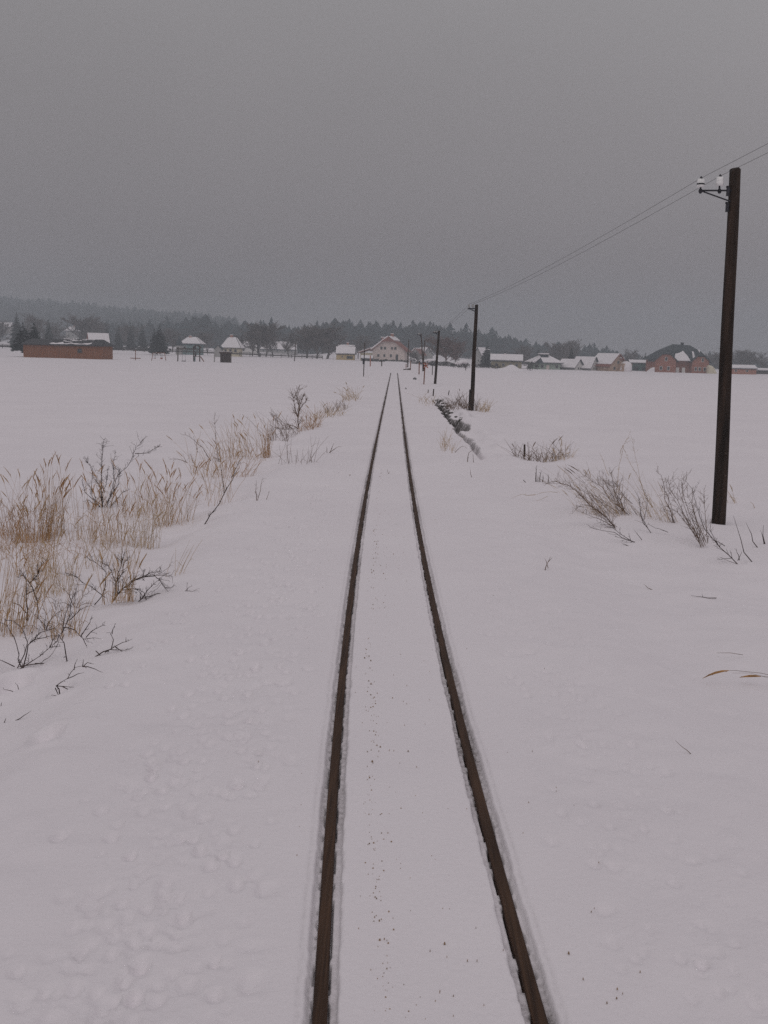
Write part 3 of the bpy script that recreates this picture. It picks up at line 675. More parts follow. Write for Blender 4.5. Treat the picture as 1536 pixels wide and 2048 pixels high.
# ------------------------------------------------------------------ telegraph poles and wires
wire_pts = [[], []]
def telegraph_pole(label, bx, by, tx, ty, w0, w1, arm_y, ins, m='pole', detail=True, d=None, group='telegraph poles along the track'):
    g = G(bx, by) if d is None else Vector((at(bx, by, d).x, d, at(bx, by, d).z))
    s = g.y/F_PX; root = empty('telegraph_pole', g, 0, label, 'pole', group)
    top = at(tx, ty, g.y+.05) - g
    sh = MB(); k = 14; P = []
    for i in range(k+1):
        t = -.06 + 1.06*i/k; P.append(top*t + Vector((.006*math.sin(t*9), 0, 0)))
    rad = [(w0*(1-i/k) + w1*i/k)/2*s for i in range(k+1)]
    P.append(top + top.normalized()*.02); rad.append(rad[-1]*.72)
    sh.tube(P, rad, 14); sh.build('post', M[m], root, True)
    def on(px, py, dy=0.0): return at(px, py, g.y+dy) - g
    r = .5*s*(5 if detail else 3.4)
    if ins:
        x0 = ins[0][0]; t = (arm_y-ty)/(by-ty); pc = on(tx+(bx-tx)*t, arm_y)
        a = MB(); a.tube([on(x0-3, arm_y), pc], [.013, .013] if detail else [r*.6]*2, 6); a.build('arm', M['iron'], root)
        yb = arm_y + (24 if detail else 7); tb = (yb-ty)/(by-ty)
        b = MB(); b.tube([on(x0+2, arm_y+1), on(tx+(bx-tx)*tb, yb)], [.011, .011] if detail else [r*.5]*2, 6); b.build('brace', M['iron'], root)
        if detail:
            for yy in (arm_y, yb+8):
                tt = (yy-ty)/(by-ty); c = on(tx+(bx-tx)*tt, yy); cl = MB()
                hw = (w0*tt+w1*(1-tt))/2*s; cl.box(c+Vector((-hw-.006, 0, -.02)), (.034, .06, .12)); cl.box(c+Vector((-hw-.02, 0, .05)), (.03, .03, .03)); cl.box(c+Vector((hw*.3, 0, 0)), (hw*1.5, .022, .022))
                cl.build('clamp', M['iron'], root)
        for i, (ix, iy0, iy1) in enumerate(ins):
            c0 = on(ix, iy1); h = (iy1-iy0)*s; rr = .5*(14.5 if detail else 2.8)*s
            im = MB()
            im.lathe(c0, [(rr*.7, 0), (rr*.98, .01*h), (rr*1.0, .42*h), (rr*.93, .48*h), (rr*.97, .54*h), (rr*.95, .9*h), (rr*.7, 1.0*h)], 14)
            io = im.build('insulator', M['porcelain' if detail else 'grey'], root, True)
            pm = MB(); pm.tube([on(ix, arm_y+2)+Vector((0, 0, -.03)), c0+Vector((0, 0, .01))], [.016, .014] if detail else [rr*.4]*2, 8)
            pm.lathe(on(ix, arm_y+1), [(.02, -.03), (.03, -.015), (.03, .015), (.02, .03)], 8) if detail else None
            pm.build('pin', M['iron'], io)
            if detail and i == 0:
                q = MB(); q.lathe(c0+Vector((0, 0, .30*h)), [(rr*1.03, 0), (rr*1.03, .17*h)], 14); q.build('dark_band', M['iron'], io, True)
            if detail:
                tw = MB(); tp = c0+Vector((0, 0, h*.97)); tw.tube([tp+Vector((.0, -.05, .01)), tp+Vector((0, .0, .03)), tp+Vector((-.0, .06, .012))], [.009, .014, .009], 8)
                tw.build('wire_tie', M['iron'], io)
            wire_pts[i].append(g + c0 + Vector((0, 0, h*1.02 + .01)))
    if detail:
        for yy, dx in ((905, 4), (950, 5), (868, -2), (962, -4), (975, 2), (1000, 3)):
            tt = (yy-ty)/(by-ty); c = on(tx+(bx-tx)*tt+dx, yy); rr = (w0*tt + w1*(1-tt))/2*s
            n = MB(); big = yy in (950, 905)
            c = c + Vector((0, -math.sqrt(max(1e-4, rr*rr-(dx*s)**2)), 0))
            n.tube([c+Vector((0, .01, 0)), c+Vector((0, -.006, 0))], .018 if big else .006, 10)
            n.build('nail_disc', M['polegrey'], root)
    return root, g
P1, g1 = telegraph_pole('near tall dark telegraph pole on the right with white insulators', 1437, 1047, 1470, 339, 28, 21, 381, [(1401, 359, 375), (1439, 355, 372)])
P2, g2 = telegraph_pole('second telegraph pole with a short stub post bolted to its foot', 943, 820, 953, 610, 9.0, 6.6, 617, [(938, 609, 614), (946, 609, 614)], detail=False)
st = MB(); a0 = at(941, 822, g2.y-.3)-g2; a1 = at(943.2, 779, g2.y-.3)-g2
st.tube([a0-Vector((0, 0, .2)), a1], [.118, .112], 10); st.build('stub_post', M['pole'], P2, True)
P3, g3 = telegraph_pole('third telegraph pole leaning right, just right of the crossing sign', 870, 768, 878, 662, 5.4, 4.0, 665, [(869, 662, 665), (873, 662, 665)], detail=False)
P4, g4 = telegraph_pole('far leaning pole, left leg of the crossed pair behind the crossing sign', 847, 738, 842, 667, 3.4, 2.4, 669, [(837.5, 666, 669), (839.5, 666, 669)], m='polegrey', detail=False, d=150)
P5, g5 = telegraph_pole('far pole crossing the leaning one behind the crossing sign', 846, 739, 849.5, 680, 2.8, 2.0, 0, [], m='polegrey', detail=False, d=149)
P6, g6 = telegraph_pole('far pole right of the pink gabled house', 815, 741, 817.5, 678, 2.6, 1.8, 0, [], m='polegrey', detail=False, d=185)
P7, g7 = telegraph_pole('thin pole alone in the left field before the distant white roofs', 589, 720, 592, 683, 2.0, 1.6, 0, [], m='polegrey', detail=False, d=240, group='thin distant poles')
for i, pts in enumerate(wire_pts):
    ins1 = pts[0]
    prev = ins1 + Vector((.55, -34, .35)) if i == 0 else ins1 + Vector((.55, -34, .30))
    chain = [prev] + pts
    m = MB(); Q = []
    for a, b in zip(chain, chain[1:]):
        L = (b-a).length; sag = .16*(L/35)**2
        for k in range(24):
            t = k/24; p = a.lerp(b, t); p.z -= 4*sag*t*(1-t); Q.append(p)
    Q.append(chain[-1])
    m.tube(Q, [.0022 + .00008*max(0, p.y-8) for p in Q], 5)
    o = m.build('telegraph_wire', M['wire'])
    tag(o, ['outer telegraph wire, upper of the two lines at the near pole', 'inner telegraph wire, lower line running behind the near pole top'][i], 'wire', 'telegraph wires')

# ------------------------------------------------------------------ posts, signs and the level crossing
def cross_sign():
    g = G(847.5, 769); root = empty('crossing_sign', g, 0, 'red level crossing cross on a rusty post beside the third telegraph pole', 'crossing sign')
    s = g.y/F_PX
    def on(x, y, dy=0): return at(x, y, g.y+dy)-g
    a = MB(); a.tube([Vector((0, 0, -.2)), on(849, 745), on(850.5, 724)], 1.15*s, 8); a.build('post', M['redmetal'], root)
    for sg in (-1, 1):
        b = MB(); c = on(851.5, 731, -.06-.02*sg); b.box(c, (12*s, .03, 2.8*s), 0, sg*R(46)); ob = b.build('arm', M['redpaint'], root)
        w = MB(); w.box(c+Vector((0, -.018, 0)), (9*s, .008, 1.2*s), 0, sg*R(46)); w.build('white_stripe', M['frame'], ob)
    b = MB(); b.box(on(847, 734, .10), (4.5*s, .14, 7*s)); b.build('lamp_housing', M['iron'], root)
    d = MB(); d.lathe(on(851.5, 731, -.13), [(.02, -.01), (.11, 0), (.11, .01)], 10); 
    d = MB(); c = on(851.5, 731.5, -.1); d.tube([c, c+Vector((0, -.05, 0))], 2.1*s, 12); d.build('reflector', M['redpaint'], root)
cross_sign()
def small_post(label, px, y0, px1, y1, w, m, d=None, head=None, name='marker_post', cat='post', group='marker posts by the crossing'):
    g = G(px, y0) if d is None else at(px, y0, d)
    s = g.y/F_PX; root = empty(name, g, 0, label, cat, group)
    top = at(px1, y1, g.y)-g
    a = MB(); a.tube([Vector((0, 0, -.3)), top*.5, top], w*s/2, 7); a.build('shaft', M[m], root)
    if head:
        c = at(px1+head[0], head[1], g.y-.08)-g; b = MB(); b.box(c, (head[2]*s, .15, head[3]*s)); b.box(c+Vector((0, -.06, head[3]*s*.55)), (head[2]*s*1.2, .3, .06)); b.build('box', M[head[4]], root)
    return root
small_post('slim signal post with a dark box left of the rails', 727, 753, 729.5, 685, 1.9, 'polegrey', head=(-2.2, 724, 4.2, 8.5, 'iron'), name='signal_post', cat='signal post')
small_post('rusty marker post left of the crossing sign', 838, 749, 838.6, 725, 2.2, 'redmetal')
small_post('grey marker post between crossing sign and third pole', 864.5, 750, 865, 732, 1.6, 'polegrey')
small_post('stubby post left of the track end', 763.5, 733, 763.3, 719, 2.2, 'polegrey')
small_post('pinkish post below the left wing of the pink house', 740.5, 733, 740.8, 711, 2.2, 'brick2')
small_post('short dark post in snow before the hedge on the right', 931.5, 741, 931.5, 731, 1.5, 'polegrey')
for i, (x, y0, x1, y1, w, lab) in enumerate([(866, 792, 867.5, 778, 2.6, 'small dark stick standing beside the far end of the ditch'), (856, 786, 856.5, 779, 1.6, 'tiny stick left of the dark one near the ditch end'), (896.5, 791, 898.5, 781, 1.8, 'leaning stick alone between ditch end and second pole')]):
    stake(lab, x, y0, x1, y1, w, 'polegrey', 'stick', 'stick', 'small sticks by the ditch end')
def rubble():
    g = G(815, 741); s = g.y/F_PX
    root = empty('timber_pile', g, 0, 'dark pile of timber and posts at the foot of the far pole', 'timber pile')
    b = MB()
    for (x, y, w, h, ry) in [(-4, 739, 9, 1.6, .1), (2, 738.5, 7, 3.2, -.15), (-1, 740.2, 12, 1.4, .02)]:
        b.box(at(815+x, y, g.y-.2)-g, (w*s, .6, h*s), 0, ry)
    b.build('beam', M['polegrey'], root)
    for x, y1 in ((821, 722), (812, 728)):
        q = MB(); q.tube([at(x, 740, g.y)-g, at(x+.3, y1, g.y)-g], .9*s, 6); q.build('upright', M['redmetal'], root)
    c = MB(); c.box(at(811, 737.4, g.y-.25)-g, (7*s, .65, .5*s)); c.build('snow_cap', M['snow'], root)
rubble()
def bump_bush(label, px, py, wpx, hpx, m, name='dark_bush', cat='bush', leaf=.06, n=160, snow=True):
    g = G(px, py); s = g.y/F_PX; root = empty(name, g, 0, label, cat); rr = random.Random(int(px*7+py)); a = MB()
    w, h = wpx*s, hpx*s
    for i in range(n):
        t = rr.random()*6.283; q = math.sqrt(rr.random()); z = h*rr.random()**.8*(1-.6*q*q)
        c = Vector((w/2*q*math.cos(t), w/3*q*math.sin(t), z)); e = Vector((rr.gauss(0, 1), rr.gauss(0, 1), rr.gauss(0, 1))).normalized()*leaf*w*2; f = Vector((rr.gauss(0, 1), rr.gauss(0, 1), rr.gauss(0, 1))).normalized()*leaf*w*2
        a.add([c-e, c+f, c+e*.8], [(0, 1, 2)])
    a.build('foliage', M[m], root)
    if snow:
        b = MB(); b.lathe((0, 0, h*.86), [(w*.26, 0), (w*.3, h*.05), (w*.18, h*.14), (w*.04, h*.17)], 9); b.build('snow_cap', M['snow'], root, True)
bump_bush('small round dark bush right of the rails near the crossing', 829.5, 759.5, 7, 5, 'needle')
bump_bush('tiny dark tuft right of the right rail, nearer than the round bush', 811.5, 779, 3.5, 4, 'hedge', snow=False)

# ------------------------------------------------------------------ buildings
def window(parent, x, z, w, h, y=0.0, side='front', fm='frame', name='window'):
    a, b = MB(), MB()
    if side == 'front':
        a.box((x, y-.03, z), (w, .10, h)); b.box((x, y-.045, z), (w*.78, .09, h*.82))
    else:
        a.box((y, x, z), (.10, w, h)); b.box((y, x, z), (.13, w*.78, h*.82))
    o = a.build(name, M[fm], parent); b.build('pane', M['glass'], o); return o
def chimney(parent, x, y, z0, z1, w=.7, m='brick2', snow=True):
    a = MB(); a.box((x, y, (z0+z1)/2), (w, w, z1-z0)); a.box((x, y, z1-.06), (w*1.25, w*1.25, .12)); o = a.build('chimney', M[m], parent)
    if snow:
        b = MB(); b.box((x, y, z1+.09), (w*1.15, w*1.15, .17)); b.build('snow_cap', M['snow'], o)
def gable(name, label, loc, rz, W, D, eave, ridge, wm, rm, ridge_dir='x', snow=(1, 1), over=.4, cat='house', group=None, sth=.22, jerk=0.0):
    """W = width along local x (front), D = depth; front face on y=0. Returns root, wall, roof"""
    root = empty(name, loc, rz, label, cat, group); th = .16
    w, r, sn = MB(), MB(), MB()
    if ridge_dir == 'y':                            # gable faces the front
        w.prism([(-W/2, -1.5), (W/2, -1.5), (W/2, eave), (0, ridge), (-W/2, eave)], 0, D)
        k = (ridge-eave)/(W/2)
        for sg, hs in ((-1, snow[0]), (1, snow[1])):
            e = (sg*(W/2+over), eave-over*k)
            q = [(0, -over, ridge), (0, D+over, ridge), (e[0], D+over, e[1]), (e[0], -over, e[1])]
            r.plate(q, th)
            if hs:
                n = Vector((sg*k, 0, 1)).normalized()*(th+.004); c0, c1 = 1-hs, 1
                def lp(t): return (e[0]*t, ridge+(e[1]-ridge)*t)
                a0, a1 = lp(.02), lp(.02+.96*hs) if hs < 1 else lp(.97)
                P = [Vector((a0[0], -over-.04, a0[1]))+n, Vector((a0[0], D+over-.05, a0[1]))+n, Vector((a1[0], D+over-.05, a1[1]))+n, Vector((a1[0], -over-.04, a1[1]))+n]
                sn.plate(P, sth)
    else:
        yy = [(0, -1.5), (D, -1.5), (D, eave), (D/2, ridge), (0, eave)]
        w.add([(-W/2, y, z) for y, z in yy]+[(W/2, y, z) for y, z in yy], [tuple(reversed(range(5))), tuple(range(5, 10))]+[(i, (i+1) % 5, 5+(i+1) % 5, 5+i) for i in range(5)])
        k = (ridge-eave)/(D/2)
        for sg, hs in ((-1, snow[0]), (1, snow[1])):
            e = (D/2+sg*(D/2+over), eave-over*k)
            r.plate([(-W/2-over, D/2, ridge), (W/2+over, D/2, ridge), (W/2+over, e[0], e[1]), (-W/2-over, e[0], e[1])], th)
            if hs:
                n = Vector((0, sg*k, 1)).normalized()*(th+.004); W2 = W/2+over-.05
                kk = 10; t1 = .02+.95*hs
                top = [Vector((-W2, D/2+(e[0]-D/2)*.02, ridge+(e[1]-ridge)*.02))+n, Vector((W2, D/2+(e[0]-D/2)*.02, ridge+(e[1]-ridge)*.02))+n]
                bot = []
                for i in range(kk+1):
                    t = t1 - (.05*random.random() if hs >= 1 else .18*random.random()); x = W2-2*W2*i/kk
                    bot.append(Vector((x, D/2+(e[0]-D/2)*t, ridge+(e[1]-ridge)*t))+n)
                sn.plate(top+bot, sth)
    wo = w.build('wall', M[wm], root); ro = r.build('roof', M[rm], root)
    if sn.v: sn.build('roof_snow', M['snow'], ro)
    return root, wo, ro
def hip(name, label, loc, rz, W, D, eave, ridge, rl, wm, rm, snow=True, over=.5, cat='house', sth=.22, cut=None):
    root = empty(name, loc, rz, label, cat); w, r, sn = MB(), MB(), MB()
    w.box((0, D/2, eave/2-.75), (W, D, eave+1.5))
    a = [(-W/2-over, -over, eave), (W/2+over, -over, eave), (W/2+over, D+over, eave), (-W/2-over, D+over, eave)]
    b = [(-rl/2, D/2, ridge), (rl/2, D/2, ridge)]
    faces = [(a[0], a[1], b[1], b[0]), (a[1], a[2], b[1]), (a[2], a[3], b[0], b[1]), (a[3], a[0], b[0])]
    for f in faces:
        r.plate(f, .14)
        if snow:
            P = [Vector(p) for p in f]; c = sum(P, Vector())/len(P); n = (P[1]-P[0]).cross(P[2]-P[0]).normalized(); n = n if n.z > 0 else -n
            sn.plate([c+(p-c)*.965+n*.145 for p in P], sth)
    wo = w.build('wall', M[wm], root); ro = r.build('roof', M[rm], root)
    if sn.v: sn.build('roof_snow', M['snow'], ro)
    return root, wo, ro
def spot(px, d, py=None):
    p = at(px, 700, d); z = zs(p.x, d) if py is None else at(px, py, d).z
    return Vector((p.x, d, z))
def S(d): return d/F_PX

# long brown timber shed, left
def shed():
    dl, dr = 209., 206.
    A, B = at(47, 715, dl), at(204, 719.0, dr)
    ctr = (A+B)/2; rz = math.atan2(B.y-A.y, B.x-A.x); W = (Vector((B.x, B.y))-Vector((A.x, A.y))).length
    zb = min(A.z, B.z); H1 = 2.55; H2 = 3.75; D = 4.8
    root = empty('timber_shed', (ctr.x, ctr.y, zb), rz, 'long brown timber shed with a dark low roof in the left field', 'shed')
    w = MB(); w.box((0, D/2, H1/2-.5), (W, D, H1+1.0)); wo = w.build('wall', M['shedwall'], root)
    t = MB()
    n = 44
    for i in range(n): t.box((-W/2+(i+.5)*W/n, -.012, H1/2), (.035, .03, H1-.1))
    t.build('batten', M['shedwall'], wo)
    r = MB(); ov = .35
    a = [(-W/2-ov, -ov, H1), (W/2+ov, -ov, H1), (W/2+ov, D+ov, H1), (-W/2-ov, D+ov, H1)]; b = [(-W/2+.55, D/2, H2-.1), (W/2-.75, D/2, H2)]
    for f in [(a[0], a[1], b[1], b[0]), (a[1], a[2], b[1]), (a[2], a[3], b[0], b[1]), (a[3], a[0], b[0])]: r.plate(f, .12)
    ro = r.build('roof', M['shedroof'], root)
    sn = MB()                                       # thin snow left lying in patches on the front slope
    k = (H2-H1)/(D/2+ov); nn = Vector((0, -k, 1)).normalized()
    def patch(x0, x1, v0, v1):
        P = []
        m = 14
        for i in range(m+1): x = x0+(x1-x0)*i/m; P.append((x, v0+random.uniform(-.09, .09)))
        for i in range(m+1): x = x1+(x0-x1)*i/m; P.append((x, v1+random.uniform(-.12, .12)))
        sn.plate([Vector((x, -ov+v*(D/2+ov), H1+v*(H2-H1)))+nn*.124 for x, v in P], .07)
    patch(-W*.16, W*.36, .16, .30); patch(-W*.02, W*.10, .52, .58); patch(W*.2, W*.36, .86, .93); patch(-W*.05, W*.12, .90, .96); patch(W*.06, W*.2, .70, .75)
    sn.build('roof_snow', M['snow'], ro)
    window(root, W*.222, H1*.62, 1.0, .8, 0, fm='door')
    g = MB(); g.box((0, -ov-.03, H1+.02), (W+.7, .10, .12)); g.build('gutter', M['iron'], ro)
shed()

# left settlement
d = 300.; s = S(d); root, wo, ro = gable('red_gabled_house', 'house with red gable and snowy roof just behind the brown shed', spot(200, d, 712), R(24), 36*s, 7, 17*s, 44*s, 'brick2', 'tile', 'x', (1, 1))
window(root, -1.6, 2.0, .9, 1.1); window(root, 1.4, 2.0, .9, 1.1)
d = 540.; s = S(d); root, wo, ro = hip('hillside_cottage', 'small cottage with snowy roof among hazy trees above the shed', spot(142, d, 676), 0, 19*s, 6, 13*s, 22*s, 8*s, 'grey', 'slate'); chimney(ro, 1, 3, 19*s, 25*s)
window(root, -1.0, 5*s, 1.0, 1.2); window(root, 1.2, 5*s, 1.0, 1.2)
d = 560.; s = S(d); root, wo, ro = gable('hillside_house', 'snow-roofed house at the left picture edge above the dark spruces', spot(8, d, 662), 0, 26*s, 7, 8*s, 16*s, 'grey', 'slate'); window(root, 1, 5*s, 1, 1.2); window(root, -1.5, 5*s, 1, 1.2)
d = 330.; s = S(d); root, wo, ro = hip('teal_bungalow', 'teal bungalow with a snowy hipped roof behind the playground', spot(381, d, 704), 0, 37*s, 6.5, 15*s, 28*s, 16*s, 'teal', 'slate'); chimney(ro, -.6, 3, 25*s, 31*s); window(root, -1.8, 8*s, 1, 1.1); window(root, 1.5, 8*s, 1, 1.1)
d = 325.; s = S(d)
root = empty('slate_turret', spot(357, d, 705), 0, 'narrow grey pointed shed left of the teal bungalow', 'shed')
w = MB(); w.box((0, 1.2, 7*s-.5), (11*s, 2.4, 14*s+1)); w.build('wall', M['grey'], root)
r = MB(); r.add([(-6.5*s, -.2, 14*s), (6.5*s, -.2, 14*s), (6.5*s, 2.6, 14*s), (-6.5*s, 2.6, 14*s), (0, 1.2, 34*s)], [(0, 1, 4), (1, 2, 4), (2, 3, 4), (3, 0, 4), (3, 2, 1, 0)]); r.build('roof', M['slate'], root)
d = 325.; s = S(d)
root, wo, ro = hip('white_cottage', 'pale cottage with steep snowy roof, chimney and three windows', spot(462, d, 707), 0, 34*s, 6, 10*s, 31*s, 14*s, 'cream', 'slate'); chimney(ro, -.3, 3, 29*s, 36*s, .8)
for x in (-11, -1, 9): window(root, x*s, 5.2*s, 5*s, 6*s, fm='grey')
d = 310.; s = S(d); root, wo, ro = gable('small_hut', 'little greyish hut with pointed roof left of the pale cottage', spot(436, d, 706), 0, 14*s, 3, 8*s, 15*s, 'grey', 'slate', 'y', (0, 0), .2, 'hut')
d = 480.; s = S(d); root, wo, ro = gable('long_barn', 'long low barn with snow-covered roof behind the tall bare trees', spot(555, d, 706), 0, 72*s, 9, 7*s, 22*s, 'grey', 'slate', 'x')
for x in (-28, -14, 0, 15, 28): window(root, x*s, 3.6*s, 4*s, 3.5*s)
d = 430.; s = S(d); root, wo, ro = gable('white_farmhouse', 'white-walled farmhouse half hidden by trees right of the pale cottage', spot(497, d, 706), 0, 34*s, 8, 12*s, 22*s, 'white', 'slate'); window(root, -2, 6*s, 1, 1.2); window(root, 2, 6*s, 1, 1.2)
d = 325.; s = S(d)
root, wo, ro = gable('yellow_garage', 'small yellow garage with snowy roof and dark doorway', spot(691, d, 717.5), 0, 36*s, 5, 9.5*s, 22*s, 'yellow', 'slate', 'x', over=.25, cat='garage')
b = MB(); b.box((8.5*s, -.02, 2.7*s), (12*s, .08, 5.4*s)); b.build('door', M['glass'], root); window(root, -6*s, 4*s, 3*s, 3*s)
d = 400.; s = S(d); root, wo, ro = gable('grey_cottage', 'grey cottage roof showing above the yellow garage', spot(692, d, 712), 0, 30*s, 6, 8*s, 21*s, 'grey', 'slate', snow=(.55, 1)); chimney(ro, .5, 3, 19*s, 26*s, .7)

# pink house with gable to the track
def pink_house():
    d = 322.; s = S(d); base = spot(777, d, 724)
    W = 64*s; D = 13.; ev = 24*s; rg = 49*s
    root, wo, ro = gable('pink_house', 'big pink house with red tiled gable and rows of dark windows beyond the track', base, R(-7), W, D, ev, rg, 'pink', 'tile', 'y', (.94, .28), .7, sth=.34)
    h = MB()                                       # tile-hung tip of the gable
    t = .60
    def gx(z): return W/2*(rg-z)/(rg-ev)
    z0 = rg-(rg-ev)*.36
    h.add([(-gx(z0)-.3, -.75, z0), (gx(z0)+.3, -.75, z0), (0, -.05, rg+.1)], [(0, 1, 2), (2, 1, 0)])
    h.v.clear(); h.f.clear(); h.prism([(-gx(z0)-.5, z0), (gx(z0)+.5, z0), (0, rg+.18)], -.78, -.05); h.build('gable_hood', M['tile'], ro)
    for x in (-14, -7, 7, 13.5): window(root, x*s, 27*s, 4.6*s, 5.6*s, fm='pink' if x == 7 else 'grey')
    for x in (-20, -8, 5): window(root, x*s, 12.5*s, 4.2*s, 5.6*s, fm='grey')
    b = MB(); b.box((17*s, -.03, 9.5*s), (4.6*s, .1, 11*s)); b.build('door', M['glass'], root)
    p = MB(); p.box((0, -.03, 1.6*s), (W+.06, .08, 4.5*s)); p.build('plinth', M['grey'], root)
    chimney(ro, .4, 5, rg-.6, rg+1.0, .8)
    wing = MB(); wing.box((-W/2-2.2, D*.5+1.0, 8*s), (4.4, 6, 18*s)); wing.build('side_wing', M['cream'], root)
    rf = MB(); rf.plate([(-W/2+.3, D*.5-2.6, 28*s), (-W/2+.3, D*.5+4.6, 28*s), (-W/2-5.0, D*.5+4.6, 16*s), (-W/2-5.0, D*.5-2.6, 16*s)], .2); rfo = rf.build('wing_roof', M['tile'], root)
    sn = MB(); sn.plate([(-W/2+.2, D*.5-2.5, 28*s+.21), (-W/2+.2, D*.5+4.5, 28*s+.21), (-W/2-4.9, D*.5+4.5, 16*s+.21), (-W/2-4.9, D*.5-2.5, 16*s+.21)], .22); sn.build('roof_snow', M['snow'], rfo)
    # dormer on the left slope
    dm = MB(); dm.box((-W*.22, D*.62, rg-(rg-ev)*.30), (1.9, 3.2, 2.0)); dm.build('dormer', M['tile'], ro)
    ds = MB(); ds.box((-W*.22-.1, D*.62, rg-(rg-ev)*.30+1.13), (2.2, 3.4, .24)); ds.build('dormer_snow', M['snow'], ro)
pink_house()
d = 318.; s = S(d); root, wo, ro = gable('low_outbuilding', 'low outbuilding with snowy roof left of the pink house', spot(734, d, 724), 0, 22*s, 5, 6*s, 11*s, 'fence', 'slate', 'x', over=.2, cat='shed')

d = 430.; s = S(d); root, wo, ro = gable('white_gable_house', 'snow-plastered white house seen between crossing poles and third pole', spot(856, d, 722), R(25), 22*s, 6, 13*s, 26*s, 'grey', 'slate', 'y'); window(root, 3*s, 18*s, 3*s, 5*s); window(root, -4*s, 8*s, 3*s, 5*s)
d = 420.; s = S(d); root, wo, ro = gable('brown_roofed_house', 'brown-roofed house right of the far pole beside the pink house', spot(831, d, 722), R(-20), 22*s, 6, 13*s, 25*s, 'grey', 'tile', 'y', (.9, .1)); window(root, -3*s, 8*s, 4*s, 4*s)
d = 400.; s = S(d); root, wo, ro = gable('tall_grey_house', 'tall grey house with steep snowy roof partly behind the second pole', spot(956, d, 733), R(-40), 17*s, 6, 24*s, 37*s, 'grey', 'slate', 'y', (1, 1)); window(root, 2*s, 12*s, 4*s, 5*s)
d = 300.; s = S(d); root, wo, ro = gable('long_yellow_house', 'long low house with olive-grey wall and snowy roof right of the second pole', spot(1014, d, 739), R(-6), 60*s, 7, 17*s, 28*s, 'olive', 'slate', 'x')
for x in (-20, -6, 8, 20): window(root, x*s, 9*s, 5*s, 6*s, fm='grey')
chimney(ro, -.5, 3.5, 26*s, 30*s, .6)
d = 300.; s = S(d); root, wo, ro = hip('green_house', 'pale green house with broad snowy hipped roof and roof turret', spot(1095, d, 740.5), R(4), 54*s, 8, 13.5*s, 27*s, 18*s, 'green', 'slate', over=.75)
for x in (-20, -9, 20): window(root, x*s, 7.5*s, 5.5*s, 6*s, fm='grey')
b = MB(); b.box((2*s, -.03, 5.2*s), (6*s, .1, 10*s)); b.build('door', M['pink'], root)
t = MB(); t.box((-1.5*s, 4.0, 28*s), (15*s, 3.2, 6*s)); to = t.build('roof_turret', M['slate'], ro); t = MB(); t.box((-1.5*s, 4.0, 31*s+.17), (17*s, 3.6, .3)); t.build('snow_cap', M['snow'], to)
w = MB(); w.prism([(-26*s, 13*s), (-8*s, 13*s), (-14*s, 24*s)], -.9, 2.0); wo2 = w.build('front_gable', M['slate'], ro)
sn = MB(); sn.plate([(-26.5*s, -1.0, 13*s+.1), (-26.5*s, 2, 13*s+.1), (-14*s, 2, 24*s+.1), (-14*s, -1.0, 24*s+.1)], .25); sn.build('snow_cap', M['snow'], wo2)
for (px, w_, pk, lab, nm) in [(1160, 33, 22, 'first of two small white gabled houses, the one nearer the green house', 'small_gabled_house'), (1191, 34, 27, 'second of two small white gabled houses, the one nearer the red-roofed house', 'small_gabled_house')]:
    d = 300.; s = S(d); root, wo, ro = gable(nm, lab, spot(px, d, 742), R(38 if px < 1180 else 42), 24*s, 6.0, 8.5*s, pk*s, 'white', 'slate', 'y', (1, 1), .5, 'house', 'pair of small gabled houses')
    window(root, -2*s, 5*s, 3*s, 4*s, fm='grey'); window(root, 4*s, 5*s, 3*s, 4*s, fm='grey')
def red_roof_house():
    d = 297.; s = S(d); base = spot(1238, d, 743)
    root, wo, ro = gable('orange_gabled_house', 'house with half-snowed red roof and round snow drift on its porch', base, R(28), 42*s, 8, 13*s, 34*s, 'scaff', 'tile', 'y', (.85, .0), .6)
    for x, z in ((-9, 6), (5, 6), (0, 18)): window(root, x*s, z*s, 5*s, 6*s, fm='grey')
    b = MB(); b.box((12*s, -1.1, 6*s), (22*s, 2.0, 13*s+1)); bo = b.build('porch', M['scaff'], root)
    q = MB(); q.lathe((13*s, -1.1, 2*s), [(11*s, -1), (12.5*s, 3*s), (12*s, 10*s), (9.5*s, 15*s), (4*s, 18*s), (.5*s, 18.5*s)], 14); q.build('porch_snow', M['snow'], bo, True)
    c = MB(); c.box((8*s, 1.0, 24*s), (10*s, 2.4, 4*s)); co = c.build('dormer', M['tile'], ro); c = MB(); c.box((8*s, 1.0, 26*s+.12), (11*s, 2.6, .24)); c.build('snow_cap', M['snow'], co)
red_roof_house()
d = 320.; s = S(d); root, wo, ro = gable('dark_green_barn', 'long dark green barn with thin snow on its flat roof', spot(1288, d, 743.5), R(-8), 50*s, 6, 16*s, 21*s, 'darkgreen', 'slate', 'x', (1, 1), .3, 'barn')
for x in (-14, 2): b = MB(); b.box((x*s, -.03, 5*s), (9*s, .1, 9*s)); b.build('door', M['glass'], root)

